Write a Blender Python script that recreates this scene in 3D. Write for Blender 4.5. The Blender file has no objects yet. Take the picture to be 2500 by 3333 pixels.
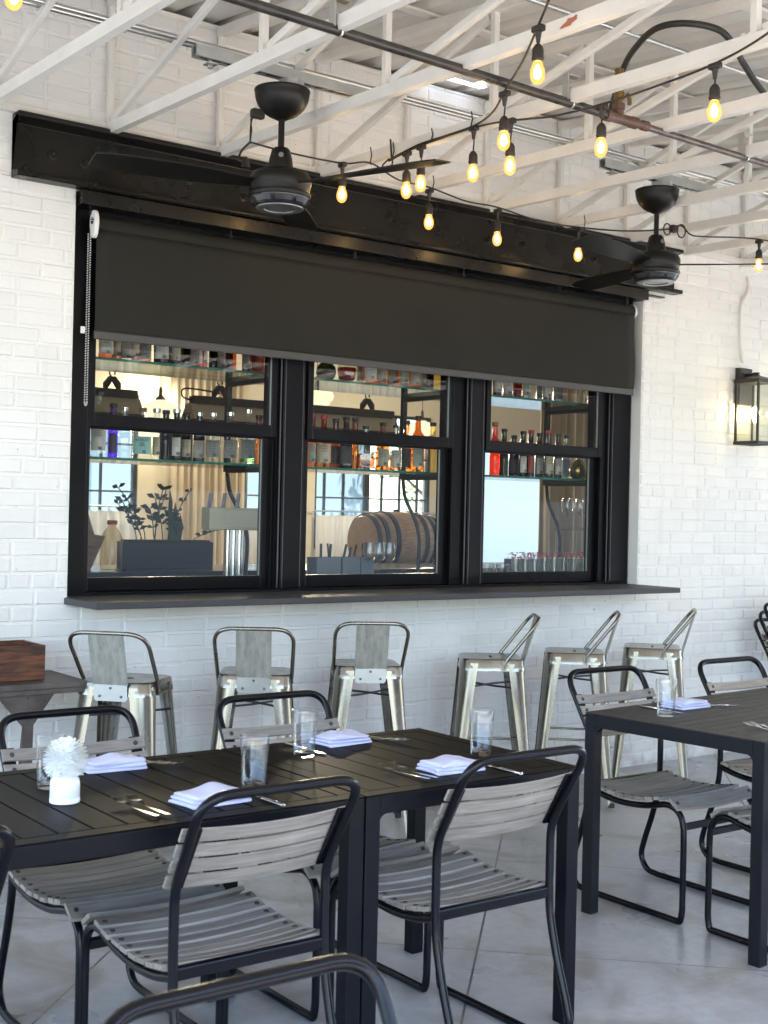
import bpy, bmesh, math, random
from mathutils import Vector, Matrix
random.seed(7)
S = bpy.context.scene
COL = S.collection
R = math.radians
PI = math.pi

# ------------------------------------------------------------------ camera, sky, sun, exposure
cam_d = bpy.data.cameras.new('camera'); cam = bpy.data.objects.new('camera', cam_d); COL.objects.link(cam)
S.camera = cam
yaw, pitch, roll = 0.640450576, -0.00021483, 0.022555205
fw = Vector((math.sin(yaw)*math.cos(pitch), math.cos(yaw)*math.cos(pitch), math.sin(pitch)))
rt = Vector((math.cos(yaw), -math.sin(yaw), 0)); up = rt.cross(fw)
r2 = math.cos(roll)*rt + math.sin(roll)*up
u2 = -math.sin(roll)*rt + math.cos(roll)*up
M = Matrix((r2, u2, -fw)).transposed().to_4x4(); M.translation = Vector((0, -5.17758, 1.46296))
cam.matrix_world = M
cam_d.sensor_fit = 'VERTICAL'; cam_d.sensor_height = 36; cam_d.sensor_width = 36
cam_d.lens = 4186.124/3333*36
cam_d.clip_start = 0.05; cam_d.clip_end = 500
cam_d.dof.use_dof = True; cam_d.dof.focus_distance = 5.4; cam_d.dof.aperture_fstop = 8

SUN_EL, SUN_AZ = R(62), R(150)          # azimuth clockwise from +Y
sdir = Vector((math.sin(SUN_AZ)*math.cos(SUN_EL), math.cos(SUN_AZ)*math.cos(SUN_EL), math.sin(SUN_EL)))
w = bpy.data.worlds.new('World'); S.world = w; w.use_nodes = True
nt = w.node_tree; nt.nodes.clear()
sky = nt.nodes.new('ShaderNodeTexSky'); sky.sky_type = 'NISHITA'; sky.sun_disc = False
sky.sun_elevation = SUN_EL; sky.sun_rotation = SUN_AZ
bg = nt.nodes.new('ShaderNodeBackground'); bg.inputs[1].default_value = 0.15
wo = nt.nodes.new('ShaderNodeOutputWorld')
nt.links.new(sky.outputs[0], bg.inputs[0]); nt.links.new(bg.outputs[0], wo.inputs[0])
sd = bpy.data.lights.new('sun', 'SUN'); sd.energy = 3.0; sd.angle = R(0.5); sd.color = (1, .95, .87)
sun = bpy.data.objects.new('sun', sd); COL.objects.link(sun)
sun.rotation_euler = (-sdir).to_track_quat('-Z', 'Y').to_euler(); sun.location = (0, -12, 20)
S.view_settings.view_transform = 'Standard'; S.view_settings.look = 'None'
S.view_settings.exposure = 3.08; S.view_settings.gamma = 1
cy = S.cycles
cy.use_denoising = True; cy.max_bounces = 10; cy.diffuse_bounces = 5; cy.glossy_bounces = 5
cy.transmission_bounces = 10; cy.transparent_max_bounces = 24; cy.caustics_reflective = False; cy.caustics_refractive = False
cy.sample_clamp_indirect = 6

# ------------------------------------------------------------------ materials
def mat(name, col, rough=.5, metal=0., spec=.5, noise=0., nscale=8., bump=0., bscale=60., rvar=0., coat=0., stretch=None, emit=None, estr=0.):
    m = bpy.data.materials.new(name); m.use_nodes = True
    n = m.node_tree; p = n.nodes['Principled BSDF']
    p.inputs['Base Color'].default_value = (*col, 1); p.inputs['Roughness'].default_value = rough
    p.inputs['Metallic'].default_value = metal; p.inputs['Specular IOR Level'].default_value = spec
    p.inputs['Coat Weight'].default_value = coat
    if emit: p.inputs['Emission Color'].default_value = (*emit, 1); p.inputs['Emission Strength'].default_value = estr
    if noise or bump or rvar:
        tc = n.nodes.new('ShaderNodeTexCoord'); vec = tc.outputs['Object']
        if stretch:
            mp = n.nodes.new('ShaderNodeMapping'); mp.inputs['Scale'].default_value = stretch
            n.links.new(vec, mp.inputs[0]); vec = mp.outputs[0]
        nz = n.nodes.new('ShaderNodeTexNoise'); nz.inputs['Scale'].default_value = nscale; nz.inputs['Detail'].default_value = 6
        nz.inputs['Roughness'].default_value = .62
        n.links.new(vec, nz.inputs['Vector'])
        if noise:
            mr = n.nodes.new('ShaderNodeMapRange'); mr.inputs[1].default_value = .3; mr.inputs[2].default_value = .7
            mr.inputs[3].default_value = 1-noise; mr.inputs[4].default_value = 1+noise
            n.links.new(nz.outputs[0], mr.inputs[0])
            vm = n.nodes.new('ShaderNodeVectorMath'); vm.operation = 'SCALE'; vm.inputs[0].default_value = col
            n.links.new(mr.outputs[0], vm.inputs['Scale']); n.links.new(vm.outputs[0], p.inputs['Base Color'])
        if rvar:
            m2 = n.nodes.new('ShaderNodeMapRange'); m2.inputs[1].default_value = .3; m2.inputs[2].default_value = .7
            m2.inputs[3].default_value = max(.02, rough-rvar); m2.inputs[4].default_value = rough+rvar
            n.links.new(nz.outputs[0], m2.inputs[0]); n.links.new(m2.outputs[0], p.inputs['Roughness'])
        if bump:
            nb = n.nodes.new('ShaderNodeTexNoise'); nb.inputs['Scale'].default_value = bscale; nb.inputs['Detail'].default_value = 4
            n.links.new(vec, nb.inputs['Vector'])
            bp = n.nodes.new('ShaderNodeBump'); bp.inputs['Strength'].default_value = bump; bp.inputs['Distance'].default_value = .004
            n.links.new(nb.outputs[0], bp.inputs['Height']); n.links.new(bp.outputs[0], p.inputs['Normal'])
    return m

def glassy(name, tint, gloss=.08, rough=0.0, pw=5):
    """thin clear or tinted glass: mostly see-through with a fresnel reflection"""
    m = bpy.data.materials.new(name); m.use_nodes = True; n = m.node_tree; n.nodes.clear()
    o = n.nodes.new('ShaderNodeOutputMaterial'); t = n.nodes.new('ShaderNodeBsdfTransparent'); t.inputs[0].default_value = (*tint, 1)
    g = n.nodes.new('ShaderNodeBsdfGlossy'); g.inputs['Roughness'].default_value = rough
    f = n.nodes.new('ShaderNodeLayerWeight'); f.inputs[0].default_value = .5          # Schlick reflectance, the same from both sides of the sheet
    b = n.nodes.new('ShaderNodeMath'); b.operation = 'POWER'; b.inputs[1].default_value = pw; n.links.new(f.outputs['Facing'], b.inputs[0])
    a = n.nodes.new('ShaderNodeMath'); a.operation = 'MULTIPLY_ADD'; a.inputs[1].default_value = 1-gloss; a.inputs[2].default_value = gloss
    mx = n.nodes.new('ShaderNodeMixShader')
    n.links.new(b.outputs[0], a.inputs[0]); n.links.new(a.outputs[0], mx.inputs[0])
    n.links.new(t.outputs[0], mx.inputs[1]); n.links.new(g.outputs[0], mx.inputs[2]); n.links.new(mx.outputs[0], o.inputs[0])
    return m

def realglass(name, col=(1, 1, 1), rough=0.0, ior=1.45):
    m = bpy.data.materials.new(name); m.use_nodes = True; p = m.node_tree.nodes['Principled BSDF']
    p.inputs['Base Color'].default_value = (*col, 1); p.inputs['Transmission Weight'].default_value = 1
    p.inputs['Roughness'].default_value = rough; p.inputs['IOR'].default_value = ior
    return m

def emis(name, col, s):
    m = bpy.data.materials.new(name); m.use_nodes = True; n = m.node_tree; n.nodes.clear()
    o = n.nodes.new('ShaderNodeOutputMaterial'); e = n.nodes.new('ShaderNodeEmission'); e.inputs[0].default_value = (*col, 1); e.inputs[1].default_value = s
    n.links.new(e.outputs[0], o.inputs[0]); return m

def wood(name, col, dark, scale=(1, 12, 12), rough=.65, bump=.3):
    m = bpy.data.materials.new(name); m.use_nodes = True; n = m.node_tree; p = n.nodes['Principled BSDF']
    tc = n.nodes.new('ShaderNodeTexCoord'); mp = n.nodes.new('ShaderNodeMapping'); mp.inputs['Scale'].default_value = scale
    nz = n.nodes.new('ShaderNodeTexNoise'); nz.inputs['Scale'].default_value = 4; nz.inputs['Detail'].default_value = 8; nz.inputs['Distortion'].default_value = .15
    nz2 = n.nodes.new('ShaderNodeTexNoise'); nz2.inputs['Scale'].default_value = 9; nz2.inputs['Detail'].default_value = 3
    cr = n.nodes.new('ShaderNodeValToRGB'); cr.color_ramp.elements[0].position = .32; cr.color_ramp.elements[0].color = (*dark, 1)
    cr.color_ramp.elements[1].position = .68; cr.color_ramp.elements[1].color = (*col, 1)
    mx = n.nodes.new('ShaderNodeMix'); mx.data_type = 'RGBA'; mx.blend_type = 'MULTIPLY'; mx.inputs[0].default_value = .35
    ge = n.nodes.new('ShaderNodeNewGeometry'); va = n.nodes.new('ShaderNodeVectorMath'); va.operation = 'ADD'      # every slat its own grain and tone
    sc = n.nodes.new('ShaderNodeMath'); sc.operation = 'MULTIPLY'; sc.inputs[1].default_value = 37.0; n.links.new(ge.outputs['Random Per Island'], sc.inputs[0])
    n.links.new(mp.outputs[0], va.inputs[0]); n.links.new(sc.outputs[0], va.inputs[1])
    n.links.new(tc.outputs['Object'], mp.inputs[0]); n.links.new(va.outputs[0], nz.inputs['Vector']); n.links.new(tc.outputs['Object'], nz2.inputs['Vector'])
    n.links.new(nz.outputs[0], cr.inputs[0]); n.links.new(cr.outputs[0], mx.inputs[6]); n.links.new(nz2.outputs[0], mx.inputs[7])
    tv = n.nodes.new('ShaderNodeMapRange'); tv.inputs[3].default_value = .80; tv.inputs[4].default_value = 1.16; n.links.new(ge.outputs['Random Per Island'], tv.inputs[0])
    tm = n.nodes.new('ShaderNodeVectorMath'); tm.operation = 'SCALE'; n.links.new(mx.outputs[2], tm.inputs[0]); n.links.new(tv.outputs[0], tm.inputs['Scale'])
    n.links.new(tm.outputs[0], p.inputs['Base Color'])
    p.inputs['Roughness'].default_value = rough
    if rough < .5 and rough > .44: p.inputs['Specular IOR Level'].default_value = .07
    bp = n.nodes.new('ShaderNodeBump'); bp.inputs['Strength'].default_value = bump; bp.inputs['Distance'].default_value = .002
    n.links.new(nz.outputs[0], bp.inputs['Height']); n.links.new(bp.outputs[0], p.inputs['Normal'])
    return m

def painted_brick():
    m = bpy.data.materials.new('white_painted_brick'); m.use_nodes = True; n = m.node_tree; p = n.nodes['Principled BSDF']; L = n.links.new
    tc = n.nodes.new('ShaderNodeTexCoord'); ge = n.nodes.new('ShaderNodeNewGeometry'); sx = n.nodes.new('ShaderNodeSeparateXYZ'); L(tc.outputs['Object'], sx.inputs[0])
    def noise(s, d, vec=None):
        z = n.nodes.new('ShaderNodeTexNoise'); z.inputs['Scale'].default_value = s; z.inputs['Detail'].default_value = d; L(vec or tc.outputs['Object'], z.inputs['Vector']); return z.outputs[0]
    def rng(v, a, b, c, d):
        z = n.nodes.new('ShaderNodeMapRange'); z.inputs[1].default_value = a; z.inputs[2].default_value = b; z.inputs[3].default_value = c; z.inputs[4].default_value = d; L(v, z.inputs[0]); return z.outputs[0]
    def mth(op, a, b):
        z = n.nodes.new('ShaderNodeMath'); z.operation = op
        for i, q in enumerate((a, b)):
            if isinstance(q, (int, float)): z.inputs[i].default_value = q
            else: L(q, z.inputs[i])
        return z.outputs[0]
    mp = n.nodes.new('ShaderNodeMapping'); mp.inputs['Scale'].default_value = (14, 14, .7); L(tc.outputs['Object'], mp.inputs[0])
    tone = mth('MULTIPLY', rng(ge.outputs['Random Per Island'], 0, 1, .965, 1.02), rng(noise(1.6, 5), .3, .7, .955, 1.03))
    drip = rng(noise(1.4, 4, mp.outputs[0]), .60, .74, 1, .93); tone = mth('MULTIPLY', tone, drip)
    low = mth('MULTIPLY', rng(sx.outputs[2], .0, .20, 1, 0), rng(noise(7, 6), .40, .60, 0, 1))       # scuffed paint along the floor
    chip = mth('MULTIPLY', rng(noise(34, 2), .735, .75, 0, 1), rng(noise(2.3, 2), .52, .60, 0, 1))    # small chips
    dirt = mth('MINIMUM', mth('ADD', mth('MULTIPLY', low, .55), mth('MULTIPLY', chip, .75)), .85)
    sc = n.nodes.new('ShaderNodeVectorMath'); sc.operation = 'SCALE'; sc.inputs[0].default_value = (.81, .80, .775); L(tone, sc.inputs['Scale'])
    mx = n.nodes.new('ShaderNodeMix'); mx.data_type = 'RGBA'; L(dirt, mx.inputs[0]); L(sc.outputs[0], mx.inputs[6]); mx.inputs[7].default_value = (.27, .20, .16, 1)
    L(mx.outputs[2], p.inputs['Base Color']); p.inputs['Roughness'].default_value = .52
    b1 = n.nodes.new('ShaderNodeBump'); b1.inputs['Strength'].default_value = .5; b1.inputs['Distance'].default_value = .004; L(mth('ADD', noise(55, 4), mth('MULTIPLY', noise(12, 3), 1.6)), b1.inputs['Height']); L(b1.outputs[0], p.inputs['Normal'])
    return m

def concrete():
    m = bpy.data.materials.new('polished_concrete'); m.use_nodes = True; n = m.node_tree; p = n.nodes['Principled BSDF']
    L = n.links.new
    tc = n.nodes.new('ShaderNodeTexCoord')
    a = n.nodes.new('ShaderNodeTexNoise'); a.inputs['Scale'].default_value = 1.1; a.inputs['Detail'].default_value = 5; a.inputs['Roughness'].default_value = .5
    b = n.nodes.new('ShaderNodeTexNoise'); b.inputs['Scale'].default_value = 22; b.inputs['Detail'].default_value = 6
    L(tc.outputs['Object'], a.inputs['Vector']); L(tc.outputs['Object'], b.inputs['Vector'])
    cr = n.nodes.new('ShaderNodeValToRGB'); e = cr.color_ramp.elements
    e[0].position = .22; e[0].color = (.30, .29, .275, 1); e[1].position = .72; e[1].color = (.48, .478, .472, 1)
    L(a.outputs[0], cr.inputs[0])
    mx = n.nodes.new('ShaderNodeMix'); mx.data_type = 'RGBA'; mx.blend_type = 'OVERLAY'; mx.inputs[0].default_value = .22
    L(cr.outputs[0], mx.inputs[6]); L(b.outputs[0], mx.inputs[7])
    sx = n.nodes.new('ShaderNodeSeparateXYZ'); L(tc.outputs['Object'], sx.inputs[0])
    def line(op, off, period):
        s = n.nodes.new('ShaderNodeMath'); s.operation = op; L(sx.outputs[0], s.inputs[0]); L(sx.outputs[1], s.inputs[1])
        o = n.nodes.new('ShaderNodeMath'); o.operation = 'SUBTRACT'; L(s.outputs[0], o.inputs[0]); o.inputs[1].default_value = off
        q = n.nodes.new('ShaderNodeMath'); q.operation = 'PINGPONG'; L(o.outputs[0], q.inputs[0]); q.inputs[1].default_value = period/2
        r = n.nodes.new('ShaderNodeMapRange'); r.inputs[1].default_value = .003; r.inputs[2].default_value = .007; r.inputs[3].default_value = 1; r.inputs[4].default_value = 0
        L(q.outputs[0], r.inputs[0]); return r
    l1, l2 = line('SUBTRACT', 4.78-1.68*4, 1.68), line('ADD', 2.54-1.61*4, 1.61)
    mm = n.nodes.new('ShaderNodeMath'); mm.operation = 'MAXIMUM'; L(l1.outputs[0], mm.inputs[0])
    h = n.nodes.new('ShaderNodeMath'); h.operation = 'MULTIPLY'; h.inputs[1].default_value = .55; L(l2.outputs[0], h.inputs[0]); L(h.outputs[0], mm.inputs[1])
    m2 = n.nodes.new('ShaderNodeMix'); m2.data_type = 'RGBA'; L(mm.outputs[0], m2.inputs[0]); L(mx.outputs[2], m2.inputs[6]); m2.inputs[7].default_value = (.035, .032, .03, 1)
    st = n.nodes.new('ShaderNodeTexNoise'); st.inputs['Scale'].default_value = 2.6; st.inputs['Detail'].default_value = 7; st.inputs['Distortion'].default_value = 1.2; L(tc.outputs['Object'], st.inputs['Vector'])
    s1 = n.nodes.new('ShaderNodeMapRange'); s1.inputs[1].default_value = .47; s1.inputs[2].default_value = .66; s1.inputs[3].default_value = 0; s1.inputs[4].default_value = .7; L(st.outputs[0], s1.inputs[0])
    m3 = n.nodes.new('ShaderNodeMix'); m3.data_type = 'RGBA'; L(s1.outputs[0], m3.inputs[0]); L(m2.outputs[2], m3.inputs[6]); m3.inputs[7].default_value = (.25, .215, .175, 1)
    gr = n.nodes.new('ShaderNodeTexNoise'); gr.inputs['Scale'].default_value = 150; gr.inputs['Detail'].default_value = 2; L(tc.outputs['Object'], gr.inputs['Vector'])
    g1 = n.nodes.new('ShaderNodeMapRange'); g1.inputs[1].default_value = .66; g1.inputs[2].default_value = .72; g1.inputs[3].default_value = 0; g1.inputs[4].default_value = .5; L(gr.outputs[0], g1.inputs[0])
    m4 = n.nodes.new('ShaderNodeMix'); m4.data_type = 'RGBA'; L(g1.outputs[0], m4.inputs[0]); L(m3.outputs[2], m4.inputs[6]); m4.inputs[7].default_value = (.15, .14, .13, 1)
    L(m4.outputs[2], p.inputs['Base Color'])
    rr = n.nodes.new('ShaderNodeMapRange'); rr.inputs[1].default_value = .3; rr.inputs[2].default_value = .7; rr.inputs[3].default_value = .18; rr.inputs[4].default_value = .42
    L(a.outputs[0], rr.inputs[0]); L(rr.outputs[0], p.inputs['Roughness'])
    bp = n.nodes.new('ShaderNodeBump'); bp.inputs['Strength'].default_value = .08; bp.inputs['Distance'].default_value = .004
    L(b.outputs[0], bp.inputs['Height']); L(bp.outputs[0], p.inputs['Normal'])
    return m

MT = dict(
    brick=mat('white_painted_brick', (.82, .805, .77), .55, noise=.05, nscale=2.2, bump=.35, bscale=55),
    whitesteel=mat('white_painted_steel', (.74, .72, .675), .42, noise=.07, nscale=5, bump=.1, bscale=30),
    deck=mat('white_roof_deck', (.69, .675, .64), .5, noise=.06, nscale=2),
    jamb=mat('white_trim_paint', (.74, .74, .72), .5, noise=.03),
    blacksteel=mat('black_painted_steel', (.010, .0088, .0068), .30, spec=.28, noise=.3, nscale=4, bump=.12, bscale=25, rvar=.1),
    frame=mat('black_window_frame', (.0045, .0045, .006), .36, spec=.18, noise=.15, nscale=5, rvar=.06),
    sill=mat('dark_grey_ledge', (.045, .045, .049), .56, noise=.12, nscale=6, rvar=.07),
    sillstone=mat('dark_counter', (.03, .03, .03), .25),
    shade=mat('charcoal_shade_fabric', (.022, .0205, .0165), .8, spec=.2, noise=.10, nscale=3, bump=.15, bscale=900),
    bar=mat('grey_hem_bar', (.06, .057, .055), .4),
    pane=glassy('window_glass', (.97, .985, .98), .042),
    shelfglass=glassy('green_edged_glass', (.80, .90, .86), .05),
    shelfedge=mat('green_glass_edge', (.03, .16, .12), .15),
    tumbler=glassy('drinking_glass', (.965, .97, .975), .055, 0.0, 3.4),
    plasticw=mat('white_plastic', (.78, .77, .74), .35),
    chain=mat('bead_chain', (.55, .53, .50), .35, metal=.6),
    fan=mat('matte_black_fan', (.007, .0063, .005), .42, spec=.28, rvar=.05, noise=.1),
    fangloss=mat('gloss_black_fan', (.015, .015, .016), .16),
    fanring=mat('satin_ring', (.30, .30, .30), .3, metal=.8),
    galv=mat('galvanised_strut', (.46, .48, .47), .45, metal=.75, noise=.12, nscale=9),
    conduit=mat('conduit_metal', (.62, .62, .60), .3, metal=.9),
    pipe=mat('black_iron_pipe', (.035, .03, .027), .35, noise=.55, nscale=14, rvar=.12),
    brass=mat('brass_valve', (.20, .135, .05), .38, metal=.7),
    copper=mat('red_brown_fitting', (.11, .058, .04), .5, noise=.2),
    rubber=mat('black_rubber', (.018, .019, .017), .5),
    cord=mat('brown_black_cord', (.022, .016, .012), .5),
    core=emis('bulb_filament', (1, .70, .34), 26),
    bulb=None, tube=mat('black_tube_frame', (.004, .004, .006), .2, spec=.24),
    slat=wood('weathered_slat', (.41, .365, .32), (.26, .23, .20), (1.2, 30, 30), .62),
    slatwarm=wood('tan_slat', (.54, .45, .36), (.36, .29, .22), (1.2, 30, 30), .6),
    bolt=mat('dark_bolt', (.03, .028, .026), .5),
    ttop=wood('black_brown_tabletop', (.010, .0072, .0056), (.0045, .0036, .003), (20, 2, 20), .46, .12),
    ttopx=wood('dark_grey_tabletop', (.078, .070, .061), (.054, .049, .043), (2, 20, 20), .48, .12),
    tframe=mat('black_table_frame', (.0045, .005, .0075), .42, spec=.15, noise=.15, nscale=8, rvar=.05),
    tframeg=mat('charcoal_table_frame', (.009, .010, .012), .45, spec=.18, noise=.1, nscale=8),
    napkin=mat('pale_blue_white_napkin', (.60, .61, .80), .85, bump=.3, bscale=300),
    stripe=mat('napkin_stripe', (.90, .90, .93), .85),
    cutlery=mat('polished_cutlery', (.60, .58, .55), .16, metal=1),
    petal=mat('white_petal', (.88, .90, .89), .7), ceramic=mat('white_ceramic', (.85, .86, .86), .25),
    green=mat('stem_green', (.06, .12, .04), .6),
    stool=mat('brushed_galvanised_stool', (.265, .245, .205), .24, metal=.95, noise=.10, nscale=4, rvar=.06, stretch=(3, 3, 1)),
    stoolplate=mat('dull_stool_plate', (.37, .36, .315), .42, metal=.45, noise=.26, nscale=5, rvar=.1, stretch=(9, 9, 1.2)),
    stooldark=mat('stool_brace', (.09, .09, .09), .4, metal=.8),
    tag=mat('tag_white', (.75, .75, .76), .5), ink=mat('tag_ink', (.03, .03, .04), .6),
    rust=mat('dark_rusty_steel', (.10, .085, .075), .5, metal=.5, noise=.45, nscale=9, rvar=.12, bump=.2),
    crate=wood('stained_crate_wood', (.19, .062, .022), (.03, .012, .007), (3, 3, 22), .55),
    lantern=mat('oil_black_lantern', (.018, .014, .012), .45),
    cream=mat('cream_interior_wall', (.54, .50, .40), .7, noise=.05, nscale=2, bump=.2, bscale=20),
    ceil=mat('interior_ceiling', (.55, .54, .50), .7),
    ifloor=wood('interior_floor', (.20, .14, .09), (.10, .07, .045), (1, 12, 12), .5),
    curtain=mat('tan_curtain', (.50, .44, .35), .8, noise=.06, nscale=3),
    voile=mat('white_cafe_curtain', (.74, .73, .70), .85),
    barrel=wood('oak_barrel', (.72, .47, .26), (.46, .29, .15), (3, 18, 18), .5), hoop=mat('barrel_hoop', (.06, .058, .065), .4, metal=.7),
    heat=mat('heat_lamp_cream', (.50, .46, .37), .4), heatd=mat('heat_lamp_dark', (.055, .052, .042), .5),
    shadeglass=emis('lit_milk_glass', (1, .88, .60), .15), glow=emis('bare_lit_bulb', (1, .80, .42), 4),
    planter=mat('dark_planter', (.032, .028, .026), .5), leaf=mat('dark_leaf', (.035, .065, .035), .4, noise=.5, nscale=14), soil=mat('soil', (.05, .025, .015), .9),
    steel=mat('tap_steel', (.65, .65, .63), .18, metal=1), ivory=mat('tap_box', (.46, .42, .30), .5, noise=.06), caddy=mat('grey_caddy', (.20, .22, .25), .4, metal=.3),
    stepwood=wood('brown_stand', (.36, .17, .06), (.20, .09, .035), (3, 3, 12), .5), jug=glassy('cloudy_jug', (.85, .78, .62), .1, .3), redcap=mat('red_cap', (.45, .02, .02), .4),
    blue=mat('pale_blue_wall', (.13, .185, .22), .8), pave=mat('pale_paving', (.50, .455, .38), .85, noise=.1, nscale=1.5), asph=mat('asphalt', (.06, .06, .06), .9, noise=.2, nscale=3),
    foliage=mat('tree_foliage', (.10, .20, .04), .6, noise=.3, nscale=1.5), bark=mat('bark', (.12, .09, .06), .9),
    goldball=mat('gold_bottle', (.30, .23, .05), .22, metal=.9), pink=mat('pink_reflection', (.70, .12, .20), .6), paint_red=mat('red_overspray', (.42, .15, .10), .6),
)
def bulbmat():
    m = bpy.data.materials.new('warm_bulb_glass'); m.use_nodes = True; n = m.node_tree; n.nodes.clear()
    o = n.nodes.new('ShaderNodeOutputMaterial'); e = n.nodes.new('ShaderNodeEmission'); e.inputs[0].default_value = (1, .40, .09, 1); e.inputs[1].default_value = .34
    t = n.nodes.new('ShaderNodeBsdfTransparent'); t.inputs[0].default_value = (1, .9, .7, 1); a = n.nodes.new('ShaderNodeMixShader'); a.inputs[0].default_value = .5
    n.links.new(t.outputs[0], a.inputs[1]); n.links.new(e.outputs[0], a.inputs[2]); n.links.new(a.outputs[0], o.inputs[0]); return m
MT['bulb'] = bulbmat(); MT['brick'] = painted_brick()
def translucent(name, col, tr):
    m = bpy.data.materials.new(name); m.use_nodes = True; n = m.node_tree; n.nodes.clear()
    o = n.nodes.new('ShaderNodeOutputMaterial'); d = n.nodes.new('ShaderNodeBsdfDiffuse'); d.inputs[0].default_value = (*col, 1); t = n.nodes.new('ShaderNodeBsdfTranslucent'); t.inputs[0].default_value = (*col, 1)
    a = n.nodes.new('ShaderNodeMixShader'); a.inputs[0].default_value = tr
    n.links.new(d.outputs[0], a.inputs[1]); n.links.new(t.outputs[0], a.inputs[2]); n.links.new(a.outputs[0], o.inputs[0]); return m
MT['petal'] = translucent('white_petal', (.97, .98, .97), .5); MT['daylight_sheet'] = translucent('mirrored_daylight_sheet', (.84, .90, .91), .72); MT['skylight'] = translucent('white_skylight_sheet', (.72, .76, .80), .45)
MT['voile'] = translucent('white_voile', (.78, .77, .74), .45)

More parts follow.
